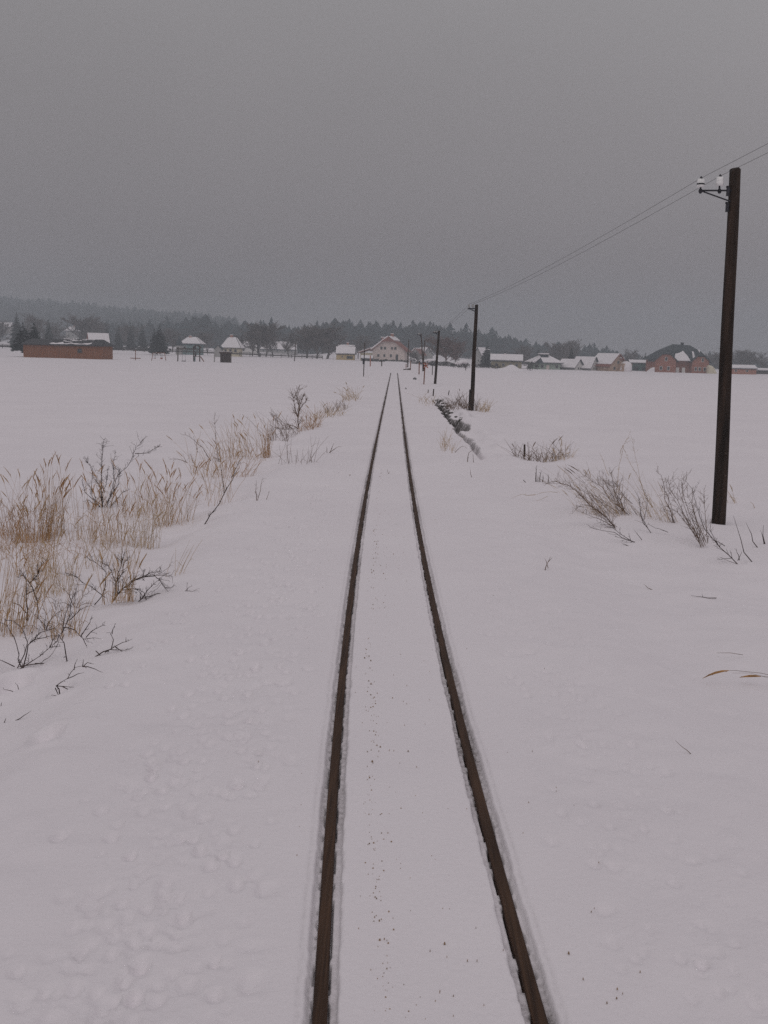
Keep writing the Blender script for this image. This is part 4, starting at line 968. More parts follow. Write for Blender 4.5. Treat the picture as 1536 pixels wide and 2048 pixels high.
def red_house():
    d = 300.; s = S(d); base = spot(1366, d, 744.5)
    root = empty('red_brick_house', base, R(2), 'large red brick house with dark hipped roof and two front wings', 'house')
    Wm = 108*s; ev = 23*s; rg = 54*s; D = 9.5
    w = MB(); w.box((0, D/2+1.2, ev/2-.75), (Wm-.4, D-1.2, ev+1.5)); w.build('wall', M['brick'], root)
    r = MB(); o = .6; y0, y1 = .7, D+1.2; ym = (y0+y1)/2
    a = [(-Wm/2-o, y0, ev), (Wm/2+o, y0, ev), (Wm/2+o, y1+o, ev), (-Wm/2-o, y1+o, ev)]
    m_ = [(-32*s, y0+1.6, 41*s), (40*s, y0+1.6, 41*s), (40*s, y1-1.2, 41*s), (-32*s, y1-1.2, 41*s)]
    b = [(-9*s, ym, rg), (25*s, ym, rg-.2)]
    for f in [(a[0], a[1], m_[1], m_[0]), (a[1], a[2], m_[2], m_[1]), (a[2], a[3], m_[3], m_[2]), (a[3], a[0], m_[0], m_[3]), (m_[0], m_[1], b[1], b[0]), (m_[1], m_[2], b[1]), (m_[2], m_[3], b[0], b[1]), (m_[3], m_[0], b[0])]:
        if len(f) == 4: r.plate(f[:3], .15); r.plate((f[0], f[2], f[3]), .149)
        else: r.plate(f, .15)
    ro = r.build('roof', M['slate'], root)
    def wing(xc, ww, pk, y):
        x0, x1 = xc-ww/2, xc+ww/2
        q = MB(); q.prism([(x0, -1.5), (x1, -1.5), (x1, ev), (xc+ww*.2, pk-1.0), (xc-ww*.2, pk-1.0), (x0, ev)], y, 4.2); wo = q.build('front_wing', M['brick'], root)
        rf = MB(); k = (pk-ev)/(ww/2)
        for sg in (-1, 1):
            e = (xc+sg*(ww/2+.55), ev-.55*k); c = (xc+sg*ww*.17, pk-.17*2*(pk-ev))
            rf.plate([(c[0], y-.5, c[1]+.05), (xc, y+1.3, pk), (xc, 5.5, pk), (e[0], 5.5, e[1]), (e[0], y-.5, e[1])][:3], .16)
            rf.plate([(c[0], y-.5, c[1]), (xc, y+1.2, pk-.02), (xc, 5.5, pk-.02), (c[0], 5.5, c[1])], .15)
            rf.plate([(c[0], y-.5, c[1]), (c[0], 5.5, c[1]), (e[0], 5.5, e[1]), (e[0], y-.5, e[1])], .16)
        rf.plate([(xc-ww*.19, y-.55, pk-.36*(pk-ev)), (xc+ww*.19, y-.55, pk-.36*(pk-ev)), (xc, y+1.25, pk)], .15)
        rf.build('wing_roof', M['slate'], root); return wo
    w1 = wing(-34*s, 41*s, 41*s, -.6); w2 = wing(36*s, 33*s, 38*s, -.3)
    for x in (-43, -28): window(root, x*s, 7*s, 5.5*s, 8*s, -.6)
    window(root, -33.5*s, 25*s, 5.5*s, 8*s, -.6)
    for x in (27, 35, 45): window(root, x*s, 7*s, 5*s, 8*s, -.3)
    window(root, 40*s, 25*s, 5*s, 8*s, -.3)
    for x in (-6, 6): b_ = MB(); b_.box((x*s, 1.15, 3.5*s), (6.5*s, .1, 11*s)); b_.build('door', M['frame'], root)
    sn = MB()
    def rs(x, t, up=.17): return Vector((x, y0+1.6*t, ev+(41*s-ev)*t))+Vector((0, -.75*up, .6*up))
    sn.plate([rs(-14.5*s, -.10), rs(17*s, -.10), rs(12*s, .45), rs(4*s, .98), rs(-3*s, .75), rs(-12*s, .62)], .25)
    sn.plate([rs(23*s, .18), rs(28*s, .12), rs(25.5*s, .95), rs(22.5*s, .97)], .14)
    sn.build('roof_snow', M['snow'], ro)
    pt = [Vector((35*s, y0+2.2, 43.0*s)), Vector((39*s, y0+2.2, 42.0*s)), Vector((37.5*s, y0+1.4, 37*s)), Vector((35.5*s, y0+1.5, 37*s))]
    sp = MB(); sp.plate([p+Vector((0, -.25, .25)) for p in pt[:3]], .15); sp.build('roof_snow', M['snow'], ro)
    chimney(ro, 10*s, ym, rg-.5, rg+.65, .7, 'slate', False)
red_house()
d = 297.; s = S(d)
for px, prof, lab, m_ in [(1305, [(-9, -8), (-8, .5), (-4, 4), (1, 8), (5, 10), (7, 10), (8, -8)], 'snow bank against the left wall of the red brick house', 'snow'),
                          (1428, [(-9, -8), (-9, 12.5), (-6, 14), (-1, 13), (4, 9), (7, 3), (9, .5), (9, -8)], 'cream tarpaulin heap by the right corner of the red brick house', 'tarp')]:
    g = spot(px, d, 745); q = MB(); k = len(prof)
    for j, (f, yy) in enumerate([(.80, -.4), (1, .3), (1, 1.6), (.8, 2.4)]):
        for x, z in prof: q.v.append((x*f*s, yy, z*s*(f if z > 0 else 1)))
    q.f += [tuple(range(k)), tuple(reversed(range(3*k, 4*k)))]
    for j in range(3): q.f += [(j*k+(i+1) % k, j*k+i, (j+1)*k+i, (j+1)*k+(i+1) % k) for i in range(k)]
    o = q.build('heap', M[m_], None); o.location = g; tag(o, lab, 'heap')
d = 300.; s = S(d); root, wo, ro = gable('low_brick_building', 'low brick building with snowy flat-pitched roof right of the near pole', spot(1489, d, 747), R(-3), 52*s, 6, 9*s, 14.5*s, 'brick2', 'slate', 'x', (1, 1), .3, 'outbuilding')
for x in (-14, 8): window(root, x*s, 5*s, 5*s, 4*s)
d = 310.; s = S(d); root, wo, ro = gable('dark_low_shed', 'dark low shed with snow on top at the right picture edge', spot(1532, d, 747), 0, 40*s, 4, 5*s, 8*s, 'fence', 'slate', 'x', (1, 1), .2, 'shed')

# snow mound and hedges in front of the right-hand houses
g = G(1020, 741); q = MB(); s = g.y/F_PX
vs = []; n1, n2 = 18, 8
for i in range(n1):
    for j in range(n2):
        a = i/(n1-1)*2-1; b = j/(n2-1)*2-1
        vs.append((a*29*s, b*2.4, 10.5*s*max(0, (1-a*a))**.8*max(0, (1-b*b))*(1+.25*math.sin(a*5+1)) - .15))
q.add(vs, [(i*n2+j, (i+1)*n2+j, (i+1)*n2+j+1, i*n2+j+1) for i in range(n1-1) for j in range(n2-1)])
o = q.build('snow_mound', M['snow'], None, True); o.location = g; tag(o, 'rounded heap of ploughed snow before the long olive-grey house', 'snow heap')

def hedge(label, x0, x1, y0, y1, top0, top1, d0, d1, snow=True, m='hedge', name='hedge', cat='hedge', group=None, cap=.22, lf=.22):
    A, B = at(x0, y0, d0), at(x1, y1, d1); HA, HB = at(x0, top0, d0).z-A.z, at(x1, top1, d1).z-B.z
    root = empty(name, A, 0, label, cat, group); a, c = MB(), MB(); rr = random.Random(int(x0*3+x1))
    n = int((B-A).length*60)
    ax = (B-A); nrm = Vector((-ax.y, ax.x, 0)).normalized()
    for i in range(min(n, 2600)):
        t = rr.random(); h = HA+(HB-HA)*t; h *= 1+.18*math.sin(t*31)+.1*math.sin(t*77+1)
        p = ax*t + nrm*rr.uniform(-.7, .7) + Vector((0, 0, h*rr.random()**.7))
        e = Vector((rr.gauss(0, 1), rr.gauss(0, 1), rr.gauss(0, 1))).normalized()*lf; f = Vector((rr.gauss(0, 1), rr.gauss(0, 1), rr.gauss(0, 1))).normalized()*lf
        a.add([p-e, p+f, p+e], [(0, 1, 2)])
    a.build('foliage', M[m], root)
    if snow:
        k = max(6, int(ax.length/1.2)); P = []; rad = []
        for i in range(k+1):
            t = i/k; h = HA+(HB-HA)*t
            P.append(ax*t + Vector((0, 0, h*(1+.18*math.sin(t*31)+.1*math.sin(t*77+1))))); rad.append(cap*(.5+rr.random()) if 0 < i < k else .05)
        c.tube(P, rad, 6); c.build('snow_cap', M['snow'], root, True)
hedge('dark hedge with thin snow running right from the far pole', 820, 936, 730, 736, 719.5, 726, 285, 262)
hedge('dense snow-topped hedge behind the third telegraph pole', 838, 876, 732, 735, 722.5, 723.5, 250, 250, cap=.35)
hedge('log pile under snow right of the third pole', 907, 936, 737, 737.5, 726, 726, 240, 240, m='fence', name='log_pile', cat='log pile', cap=.4, lf=.16)
hedge('dark brown bushes between snow heap and green house', 1052, 1077, 740, 741, 727, 724, 262, 262, False, m='hedge', name='bush_row', cat='bushes')
hedge('low dark hedge before the pink house', 735, 815, 724, 727, 718.5, 721, 312, 305, False)
hedge('low hedge under the tall grey house', 945, 1000, 737, 738, 729, 730, 290, 285, False)

def fence_line(label, pts, h, d0, d1, post=3.0, board=.6):
    """low dark fence along the far edge of the field"""
    (x0, y0), (x1, y1) = pts; A, B = at(x0, y0, d0), at(x1, y1, d1)
    root = empty('field_fence', A, 0, label, 'fence'); ax = B-A; L = ax.length; n = int(L/post)
    a = MB()
    for k in (h*.45, h*.9):
        a.tube([Vector((0, 0, k)), ax+Vector((0, 0, k))], .07, 4)
    a.build('fence_rail', M['fence'], root)
    first = None
    for i in range(min(n, 95)+1):
        t = i/min(n, 95)
        if first is None:
            q = MB(); q.box((0, 0, h/2-.2), (.16, .16, h+.4)); first = q.build('fence_post', M['fence'], root); o = first
        else:
            o = first.copy(); C.objects.link(o)
        o.location = ax*t
    w = MB(); w.plate([Vector((0, 0, .02)), ax+Vector((0, 0, .02)), ax+Vector((0, .1, h*board)), Vector((0, .1, h*board))], .04); w.build('mesh_panel', M['fence'], root)
fence_line('dark garden fence along the far edge of the left field', [(225, 698.5), (500, 710)], .8, 312, 312, 3.0, .3)
fence_line('dark fence running from the bare trees towards the yellow garage', [(500, 710), (645, 716)], .7, 312, 315, 3.0, .3)
fence_line('dark fence line left of the brown shed', [(-60, 693), (48, 695)], 1.0, 330, 330)

# ------------------------------------------------------------------ playground
def playground():
    d = 205.; s = S(d)
    def on(x, y, g, dy=0): return at(x, y, d+dy)-g
    g = at(271, 719.5, d); root = empty('spinner', g, 0, 'rusty spinning post with crossbar left of the swing', 'playground spinner')
    a = MB(); a.tube([on(271, 721, g), on(271, 700, g)], .75*s, 6); a.build('post', M['redmetal'], root)
    a = MB(); a.box(on(271, 716.5, g), (20*s, .5*s, 1.6*s)); a.box(on(271, 716.5, g), (.5*s, 14*s, 1.4*s)); a.build('crossbar', M['redmetal'], root)
    g = at(317, 721, d); root = empty('swing_set', g, 0, 'small red framed swing set in the left field', 'swing')
    for x0, x1 in ((303, 306), (332, 329)):
        for dy in (-.9, .9):
            a = MB(); a.tube([on(x0, 721.5, g, dy), on(x1, 706, g)], .65*s, 5); a.build('leg', M['redmetal'], root)
    a = MB(); a.tube([on(305, 706, g), on(330, 706, g)], .65*s, 5); a.build('top_bar', M['redmetal'], root)
    for x in (310, 323):
        a = MB(); a.tube([on(x-1.2, 706, g), on(x-1.2, 716, g)], .25*s, 4); a.tube([on(x+1.2, 706, g), on(x+1.2, 716, g)], .25*s, 4); so = a.build('chain', M['iron'], root)
        a = MB(); a.box(on(x, 716.8, g), (4*s, .3, 2.6*s if x > 315 else .8*s)); a.build('seat', M['redpaint'], so)
    g = at(386, 723.5, d); root = empty('play_tower', g, 0, 'wooden play tower with arched roof, swing beam and slide', 'play tower')
    for x in (387.3, 399.4):
        for dy in (0, 1.3):
            a = MB(); a.tube([on(x, 725, g, dy), on(x, 694, g, dy)], 1.15*s, 6); a.build('post', M['brownbox'], root)
    a = MB()
    for dy in (-.1, 1.4):
        P = [on(385.5+15.5*t, 696-5.5*math.sin(math.pi*t), g, dy) for t in np.linspace(0, 1, 9)]; a.tube(P, .9*s, 5)
    P0 = [on(385.5+15.5*t, 696-5.5*math.sin(math.pi*t), g, -.15) for t in np.linspace(0, 1, 9)]
    for u, v in zip(P0, P0[1:]): a.plate([u, v, v+Vector((0, 1.6, 0)), u+Vector((0, 1.6, 0))], .05)
    a.build('roof', M['brownbox'], root)
    a = MB(); a.box(on(393.3, 713, g, .65), (12*s, 1.3, .9*s)); a.build('platform', M['brownbox'], root)
    a = MB(); a.box(on(393.3, 703, g, 1.3), (11*s, .06, .8*s)); a.box(on(391, 709, g, 1.3), (3.5*s, .05, 7*s)); a.build('railing', M['polegrey'], root)
    a = MB(); a.plate([on(391, 713, g, 1.25), on(391, 724, g, 1.25), on(387.5, 724, g, 1.25), on(387.5, 713, g, 1.25)], .05); a.build('climbing_panel', M['teal'], root)
    a = MB(); p0, p1 = on(400, 713.5, g), on(408, 725, g); a.plate([p0, p1, p1+Vector((0, .7, 0)), p0+Vector((0, .7, 0))], .08); a.build('slide', M['redmetal'], root)
    a = MB(); a.tube([on(355.5, 725, g, .5), on(356.2, 694, g, .5)], 1.15*s, 6); a.build('beam_post', M['polegrey'], root)
    a = MB(); a.tube([on(353.5, 697, g, .5), on(401, 698.5, g, .5)], 1.05*s, 6); a.build('swing_beam', M['polegrey'], root)
    a = MB(); a.tube([on(364.5, 697, g, .5), on(364.5, 722, g, .5)], .22*s, 4); a.tube([on(370.5, 697, g, .5), on(370.5, 722, g, .5)], .22*s, 4); ch = a.build('chain', M['iron'], root)
    a = MB(); a.box(on(367.5, 722.5, g, .5), (8*s, .35, 2.2*s)); a.build('seat', M['iron'], ch)
    g = at(429, 726, d); root = empty('marker_post', g, 0, 'pale greyish post between play tower and brown kiosk', 'post')
    a = MB(); a.tube([on(428.6, 726.5, g), on(429.4, 706, g)], 1.2*s, 6); a.build('shaft', M['grey'], root)
    d2 = 200.; g = at(450.5, 727.5, d2); s2 = S(d2); root = empty('timber_kiosk', g, R(3), 'square dark brown timber hut with overhanging flat roof', 'hut')
    a = MB(); a.box((0, 1.1, 10*s2), (20*s2, 2.0, 22*s2)); wo = a.build('wall', M['brownbox'], root)
    a = MB()
    for i in range(9): a.box((-8.8*s2+i*2.2*s2, .085, 9.5*s2), (.03, .03, 18*s2))
    a.build('batten', M['iron'], wo)
    a = MB(); a.box((0, 1.1, 21.7*s2), (23.5*s2, 2.6, 3.2*s2)); ro = a.build('roof', M['brownbox'], root)
    a = MB(); a.box((0, 1.15, 23.5*s2), (22*s2, 2.3, .10)); a.build('roof_snow', M['snow'], ro)
    a = MB(); a.box((.3, .0, .8*s2), (13*s2, .7, 1.8*s2)); a.build('snow_drift', M['snow'], root)
playground()

# ------------------------------------------------------------------ trees
def conifer_parts(h, r, seed, layers=16, per=13, base=.06):
    rr = random.Random(seed); c, t = MB(), MB()
    t.tube([(0, 0, -.5), (0, 0, h*.5), (0, 0, h*.985)], [h*.018, h*.011, h*.002], 6)
    for i in range(layers):
        f = i/(layers-1); z = h*(base + (1-base)*f**.92); rad = r*(1-f)**.8*(.85+.3*rr.random()) + .02*h*(1-f)
        n = max(4, int(per*(1-.6*f)))
        for j in range(n):
            w = 6.283*(j+rr.random())/n; L = rad*rr.uniform(.65, 1.15); dz = -L*rr.uniform(.18, .5)
            d = Vector((math.cos(w), math.sin(w), 0)); sd = Vector((-d.y, d.x, 0))
            p0 = Vector((0, 0, z + rr.uniform(-.5, .5)*h/layers)); wd = L*rr.uniform(.22, .36)
            p1 = p0 + d*L*.55 + Vector((0, 0, dz*.45)); p2 = p0 + d*L + Vector((0, 0, dz*rr.uniform(.7, 1.0)))
            c.add([p0, p1+sd*wd, p2, p1-sd*wd, p1-Vector((0, 0, L*.14))], [(0, 1, 4), (1, 2, 4), (2, 3, 4), (3, 0, 4)])
            for q in range(3):
                b = p0.lerp(p2, rr.uniform(.35, .95)) + sd*rr.uniform(-1, 1)*wd*.8
                c.add([b, b+d*L*.2+sd*L*.10+Vector((0, 0, -.04*L)), b+d*L*.22-sd*L*.12+Vector((0, 0, -.12*L)), b-Vector((0, 0, .2*L))], [(0, 1, 2), (0, 2, 3), (0, 3, 1)])
    for q in range(4): c.add([(0, 0, h*1.01), (rr.uniform(-.03, .03)*h, rr.uniform(-.03, .03)*h, h*.93), (rr.uniform(-.03, .03)*h, rr.uniform(-.03, .03)*h, h*.92)], [(0, 1, 2)])
    return c, t
conifers = []
for k in range(3):
    c, t = conifer_parts(10, [2.6, 2.2, 3.0][k], 50+k, [19, 21, 18][k], 19)
    conifers.append((c, t))
_cache = {}
def spruce(label, px, d, ybase, ytop, wpx, kind, m='needle', group='spruces around the settlement'):
    g = at(px, ybase, d); h = (ybase-ytop)*d/F_PX; w = wpx*d/F_PX/2
    key = (kind, m)
    if key not in _cache:
        root = empty('spruce_tree', g); c, t = conifers[kind]
        t.build('trunk', M['bough'], root); c.build('crown', M[m], root); _cache[key] = root
    else: root = copy_tree(_cache[key])
    root.location = g; r = [2.6, 2.2, 3.0][kind]
    root.scale = (w/r, w/r, h/10); root.rotation_euler.z = random.random()*6
    return tag(root, label, 'tree', group)

def bare_tree_parts(h, seed, spread=.5, sparse=1.0):
    rr = random.Random(seed); t, c = MB(), MB()
    def grow(p, d, L, r, lev):
        n = 3; P = [p]; q = p; dd = d
        for i in range(n):
            dd = (dd + Vector((rr.gauss(0, .13), rr.gauss(0, .13), rr.gauss(.03, .08)))).normalized(); q = q + dd*L/n; P.append(q)
        (t if lev == 0 else c).tube(P, [r, r*.85, r*.7, r*.5], 6 if lev == 0 else 3, lev < 2)
        if lev >= 4: return
        k = [16, 7, 6, 4][lev]
        for i in range(k):
            u = (.12 + .88*(i+rr.random())/k) if lev == 0 else (.25+.75*(i+rr.random())/k)
            j = min(n-1, int(u*n)); b = P[j].lerp(P[j+1], u*n-j)
            w = rr.random()*6.283; side = Vector((math.cos(w), math.sin(w), rr.uniform(.05, .5)))
            ax = (P[j+1]-P[j]).normalized()
            nd = (ax*rr.uniform(.7, 1.1)*(1.1-spread*.4) + side*rr.uniform(.55, 1.0)*(spread+.35) + Vector((0, 0, .18))).normalized()
            grow(b, nd, L*rr.uniform(.40, .62)*((.75+.9*u-1.0*u*u) if lev == 0 else .95), max(.026, r*[.42, .5, .55, .6][lev]), lev+1)
    grow(Vector((0, 0, -.3)), Vector((0, 0, 1)), h*.72, h*.015, 0)
    return t, c
bares = [bare_tree_parts(10, 70+k, [.45, .65, .3][k]) for k in range(3)]
_bc = {}
def bare(label, px, d, ybase, ytop, wpx, kind, m='bough', group='bare trees around the settlement'):
    g = at(px, ybase, d); h = (ybase-ytop)*d/F_PX; w = wpx*d/F_PX
    key = (kind, m)
    if key not in _bc:
        root = empty('bare_tree', g); t, c = bares[kind]
        t.build('trunk', M[m], root); c.build('crown', M[m], root); _bc[key] = root
    else: root = copy_tree(_bc[key])
    root.location = g
    zs_ = [v[2] for v in bares[kind][1].v]; xs = sorted(v[0] for v in bares[kind][1].v)
    H0 = max(zs_); W0 = xs[int(len(xs)*.985)]-xs[int(len(xs)*.015)]
    root.scale = (w/W0, w/W0, h/H0); root.rotation_euler.z = random.random()*6
    return tag(root, label, 'tree', group)

spruce('dark spruce behind the left end of the shed, left one of the pair', 47, 224, 699, 645, 44, 0)
spruce('dark spruce behind the left end of the shed, right one of the pair', 69, 224, 700, 647, 44, 2)
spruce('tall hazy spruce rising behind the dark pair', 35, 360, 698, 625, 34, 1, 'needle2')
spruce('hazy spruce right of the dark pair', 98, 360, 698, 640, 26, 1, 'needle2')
spruce('tall dark spruce left of the playground', 320, 305, 704, 650, 36, 0)
spruce('slimmer spruce touching the tall dark one left of the playground', 309, 315, 703, 658, 24, 1)
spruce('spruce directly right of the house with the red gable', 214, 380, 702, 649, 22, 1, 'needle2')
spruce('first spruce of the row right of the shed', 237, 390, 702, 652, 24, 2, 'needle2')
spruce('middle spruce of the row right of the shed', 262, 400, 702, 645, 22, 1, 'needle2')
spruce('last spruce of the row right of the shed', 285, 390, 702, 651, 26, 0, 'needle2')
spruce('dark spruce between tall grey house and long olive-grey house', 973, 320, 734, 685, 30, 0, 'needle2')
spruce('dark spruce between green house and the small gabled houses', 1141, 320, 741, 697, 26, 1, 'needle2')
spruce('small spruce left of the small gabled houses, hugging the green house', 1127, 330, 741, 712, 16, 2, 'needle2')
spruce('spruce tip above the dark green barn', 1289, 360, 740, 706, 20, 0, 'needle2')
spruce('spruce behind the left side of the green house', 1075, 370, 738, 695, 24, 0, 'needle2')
bare('bare tree behind the gap between dark spruces and hazy cottage', 85, 420, 700, 628, 56, 0)
bare('bare tree left of the hillside cottage', 122, 430, 700, 640, 44, 1)
bare('tall bare tree right of the hillside cottage', 170, 420, 700, 628, 50, 2)
bare('bare tree over the roof of the house with the red gable', 205, 440, 700, 640, 40, 0)
bare('bare tree at the far left edge above the field', -12, 420, 695, 640, 50, 0)
bare('leafless tree behind the row of spruces', 252, 450, 702, 648, 46, 2)
bare('leafless tree beside the narrow pointed shed', 345, 380, 703, 655, 42, 1)
bare('leafless tree between teal bungalow and little hut', 415, 400, 705, 662, 42, 0)
bare('first tall bare tree right of the pale cottage', 519, 345, 712, 641, 54, 2)
bare('second tall bare tree right of the pale cottage', 546, 350, 712, 646, 42, 1)
bare('broad bare tree right of the thin field pole', 614, 345, 716, 650, 64, 0)
bare('slim bare tree in front of the left end of the long barn', 505, 340, 711, 655, 34, 0)
bare('thin bare tree before the middle of the long barn', 532, 335, 712, 660, 30, 2)
bare('bare tree before the right end of the long barn', 577, 340, 714, 664, 32, 1)
bare('third broad bare tree between thin field pole and yellow garage', 634, 340, 717, 655, 46, 2)
bare('bare tree left of the yellow garage', 654, 345, 718, 647, 56, 2)
bare('small bare tree close behind the pale cottage', 484, 350, 708, 668, 34, 1)
bare('leafless tree right behind the yellow garage', 716, 380, 716, 668, 36, 1)
bare('broad reddish bare tree right of the third telegraph pole', 892, 300, 730, 670, 50, 2, 'boughred')
bare('second reddish bare tree tucked behind the broad one', 908, 310, 731, 680, 34, 2, 'boughred')
bare('bare bush tree beside the white house at the crossing', 838, 330, 727, 700, 30, 1)
bare('leafless tree behind the long olive-grey house', 1050, 400, 738, 690, 40, 0)
bare('bare tree between green house and its spruce', 1120, 410, 740, 682, 44, 2)
bare('tall bare tree above the small gabled houses', 1133, 430, 740, 678, 40, 0)
bare('bare tree behind the red-roofed house', 1252, 420, 741, 697, 40, 1)
bare('hazy bare tree right of the red brick house', 1440, 430, 744, 703, 50, 0)
bare('hazy tree just right of the near pole', 1490, 440, 745, 697, 56, 2)
bare('hazy tree at the right picture edge', 1530, 440, 746, 703, 44, 1)
bare('bare tree left of the red brick house', 1302, 430, 742, 712, 30, 2)

# woods: masses of conifers on the hills
def forest(name, label, pts, m, seed, hmin, hmax):
    rr = np.random.default_rng(seed)
    protos = []
    for k in range(4):
        r2 = random.Random(seed*9+k); V = []; Fc = []
        L = 9
        for i in range(L):
            f = i/(L-1); z0 = .14+.80*f; rad = .16*(1-f)**.7+.03; n = 6
            for j in range(n):
                if k >= 2: z0 = .42+.50*f; rad = (.05+.13*math.sin(math.pi*min(1, .25+.78*f)))
                w = 6.283*(j+r2.random())/n; l = rad*r2.uniform(.6, 1.3); o = len(V); sd = (-math.sin(w)*l*.5, math.cos(w)*l*.5)
                V += [(0, 0, z0+.10), (l*math.cos(w)+sd[0], l*math.sin(w)+sd[1], z0-.05*r2.random()), (l*1.15*math.cos(w)-sd[0], l*1.15*math.sin(w)-sd[1], z0-.07*r2.random())]
                Fc.append((o, o+1, o+2))
        o = len(V); V += [(0, .012, .9), (.012, -.01, .9), (-.012, -.01, .9), (0, 0, 1.0)]; Fc += [(o, o+1, o+3), (o+1, o+2, o+3), (o+2, o, o+3)]
        o = len(V); V += [(.012, 0, -.05), (-.012, .01, -.05), (0, -.012, -.05), (0, 0, .6)]; Fc += [(o, o+1, o+3), (o+1, o+2, o+3), (o+2, o, o+3)]
        protos.append((np.array(V), np.array(Fc)))
    VV, FF = [], []; base = 0
    for x, y, z in pts:
        k = rr.integers(4); V, Fc = protos[k]; h = rr.uniform(hmin, hmax)*(1+.15*rr.normal()*.6); w = h*rr.uniform(1.25, 2.0); a = rr.uniform(0, 6.28)
        ca, sa = math.cos(a), math.sin(a)
        P = np.stack([x+w*(V[:, 0]*ca-V[:, 1]*sa), y+w*(V[:, 0]*sa+V[:, 1]*ca), z+h*V[:, 2]], 1)
        VV.append(P); FF.append(Fc+base); base += len(V)
    VV = np.concatenate(VV); FF = np.concatenate(FF)
    me = bpy.data.meshes.new(name); me.from_pydata(VV.tolist(), [], FF.tolist()); me.update(); me.materials.append(M[m])
    o = bpy.data.objects.new(name, me); C.objects.link(o); tag(o, label, 'forest', kind='stuff')
pts = []
rg = np.random.default_rng(4)
for row in range(9):
    d = 575 + row*20
    px = 150.
    while px < 1640:
        px += (3.6+rg.uniform(-1, 1.6))*F_PX/d*(.85 if row > 3 else 1.15)
        p = at(px, 700, d+rg.uniform(-8, 8))
        dens = 1.0 if 320 < px < 1230 else .55
        if rg.random() < dens: pts.append((p.x, p.y, zs(p.x, p.y)-.5))
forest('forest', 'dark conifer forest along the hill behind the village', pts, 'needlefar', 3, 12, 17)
pts = []
for row in range(26):
    d = 900 + row*24
    px = -330.
    while px < 460:
        px += (7+rg.uniform(-3, 3))*F_PX/d
        p = at(px, 700, d+rg.uniform(-10, 10)); pts.append((p.x, p.y, zs(p.x, p.y)-.5))
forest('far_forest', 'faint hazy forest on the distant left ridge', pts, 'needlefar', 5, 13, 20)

# ------------------------------------------------------------------ air
hz = MB(); hz.box((0, 930, 43), (3300, 1990, 110)); ho = hz.build('haze', None or bpy.data.materials.new('haze_air')); tag(ho, 'thin winter haze over the fields', 'haze', kind='stuff')
ztop = max(v.co.z for v in bpy.data.objects['far_forest'].data.vertices)+2
zmin = min(v.co.z for v in bpy.data.objects['snow_field'].data.vertices)
for v in ho.data.vertices: v.co.z = zmin-1.0 if v.co.z < 40 else ztop
hm = ho.data.materials[0]; hm.use_nodes = True; nt = hm.node_tree; nt.nodes.clear()
out = nt.nodes.new('ShaderNodeOutputMaterial'); pv = nt.nodes.new('ShaderNodeVolumePrincipled')
pv.inputs['Color'].default_value = (.585, .635, .675, 1); pv.inputs['Density'].default_value = .00112; pv.inputs['Anisotropy'].default_value = .0
nt.links.new(pv.outputs[0], out.inputs['Volume'])

# ------------------------------------------------------------------ sky and light
SUN_EL, SUN_AZ = R(48), R(200)
wd = bpy.data.worlds.new('World'); SC.world = wd; wd.use_nodes = True
nt = wd.node_tree; nt.nodes.clear(); L = nt.links.new
out = nt.nodes.new('ShaderNodeOutputWorld'); bg = nt.nodes.new('ShaderNodeBackground')
sky = nt.nodes.new('ShaderNodeTexSky'); sky.sky_type = 'NISHITA'; sky.sun_disc = False; sky.sun_elevation = SUN_EL; sky.sun_rotation = SUN_AZ
sky.air_density = 1.0; sky.dust_density = 4.0
hs = nt.nodes.new('ShaderNodeHueSaturation'); hs.inputs['Saturation'].default_value = .1; hs.inputs['Value'].default_value = 1.0
L(sky.outputs[0], hs.inputs['Color'])
tc = nt.nodes.new('ShaderNodeTexCoord'); sx = nt.nodes.new('ShaderNodeSeparateXYZ'); L(tc.outputs['Generated'], sx.inputs[0])
rp = nt.nodes.new('ShaderNodeValToRGB'); els = rp.color_ramp.elements
stops = [(0.0, (.216, .184, .190)), (.06, (.212, .182, .189)), (.14, (.240, .218, .226)), (.30, (.284, .270, .278)), (.42, (.335, .322, .332)), (1.0, (.475, .452, .470))]
els[0].position = 0; els[0].color = stops[0][1]+(1,); els[1].position = 1; els[1].color = stops[-1][1]+(1,)
for p, c in stops[1:-1]:
    e = els.new(p); e.color = c+(1,)
L(sx.outputs['Z'], rp.inputs[0])
nz = nt.nodes.new('ShaderNodeTexNoise'); nz.inputs['Scale'].default_value = 2.2; nz.inputs['Detail'].default_value = 4
L(tc.outputs['Generated'], nz.inputs['Vector'])
mr = nt.nodes.new('ShaderNodeMapRange'); mr.inputs['From Min'].default_value = .3; mr.inputs['From Max'].default_value = .7; mr.inputs['To Min'].default_value = .95; mr.inputs['To Max'].default_value = 1.05
L(nz.outputs['Fac'], mr.inputs['Value'])
mul = nt.nodes.new('ShaderNodeMix'); mul.data_type = 'RGBA'; mul.blend_type = 'MULTIPLY'; mul.inputs['Factor'].default_value = 1
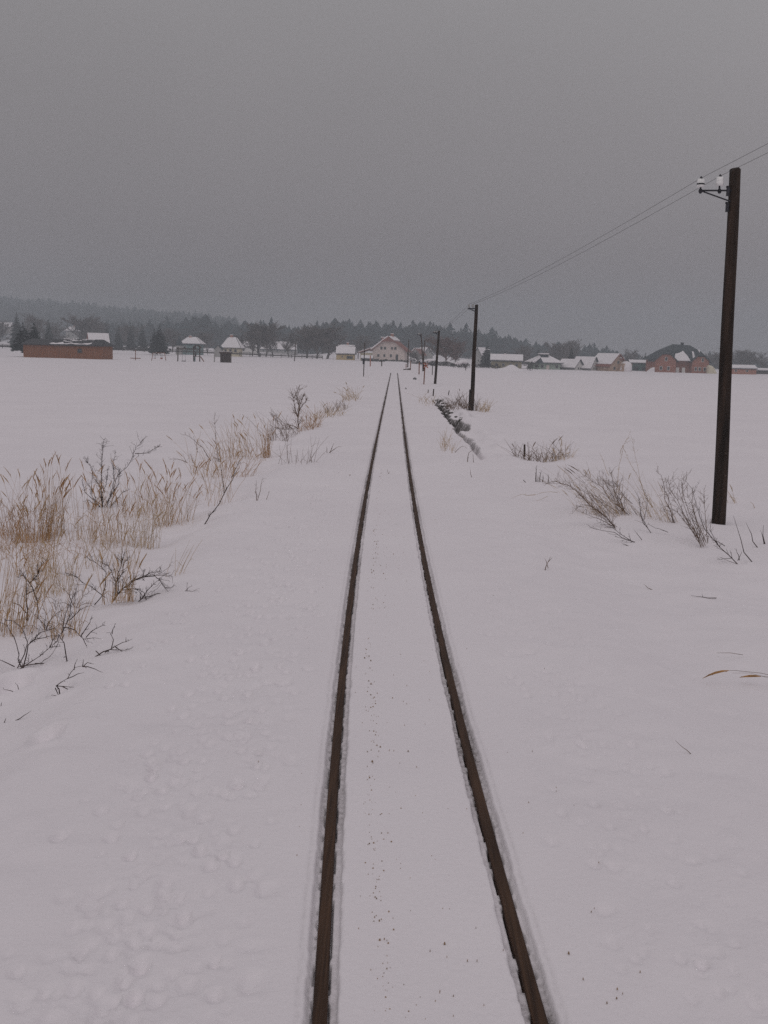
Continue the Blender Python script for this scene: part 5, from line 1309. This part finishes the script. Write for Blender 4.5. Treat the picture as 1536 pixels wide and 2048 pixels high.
az = nt.nodes.new('ShaderNodeMath'); az.operation = 'MULTIPLY_ADD'; L(sx.outputs['X'], az.inputs[0]); az.inputs[1].default_value = .26; L(mr.outputs[0], az.inputs[2])
L(rp.outputs[0], mul.inputs['A']); L(az.outputs[0], mul.inputs['B'])
# the overcast layer over a trace of the clear sky behind it; background strength 0.1
sc10 = nt.nodes.new('ShaderNodeMix'); sc10.data_type = 'RGBA'; sc10.blend_type = 'MULTIPLY'; sc10.inputs['Factor'].default_value = 1
L(mul.outputs['Result'], sc10.inputs['A']); sc10.inputs['B'].default_value = (10, 10, 10, 1)
mx = nt.nodes.new('ShaderNodeMix'); mx.data_type = 'RGBA'; mx.inputs['Factor'].default_value = .97
L(hs.outputs[0], mx.inputs['A']); L(sc10.outputs['Result'], mx.inputs['B'])
L(mx.outputs['Result'], bg.inputs['Color']); bg.inputs['Strength'].default_value = .1
L(bg.outputs[0], out.inputs['Surface'])
sl = bpy.data.lights.new('sun', 'SUN'); sl.energy = .5; sl.angle = R(60); sl.color = (1, .97, .94)
so = bpy.data.objects.new('sun', sl); C.objects.link(so)
dv = Vector((math.sin(SUN_AZ)*math.cos(SUN_EL), math.cos(SUN_AZ)*math.cos(SUN_EL), math.sin(SUN_EL)))
so.rotation_euler = dv.to_track_quat('Z', 'Y').to_euler(); so.location = (0, -20, 60)

# ------------------------------------------------------------------ camera and render settings
cam = bpy.data.cameras.new('camera'); co = bpy.data.objects.new('camera', cam); C.objects.link(co)
mt = Matrix((_RT, _UP, -_F)).transposed().to_4x4(); mt.translation = Vector((0, 0, EYE)); co.matrix_world = mt
cam.sensor_fit = 'VERTICAL'; cam.sensor_height = 36; cam.sensor_width = 27; cam.lens = F_PX/2048*36
cam.clip_start = .05; cam.clip_end = 6000
SC.camera = co
SC.view_settings.view_transform = 'Standard'; SC.view_settings.look = 'None'; SC.view_settings.exposure = 0; SC.view_settings.gamma = 1
SC.view_settings.use_curve_mapping = False
cy = SC.cycles
cy.use_denoising = False; cy.max_bounces = 6; cy.diffuse_bounces = 3; cy.glossy_bounces = 2; cy.volume_bounces = 1; cy.transparent_max_bounces = 8
cy.volume_step_rate = 5
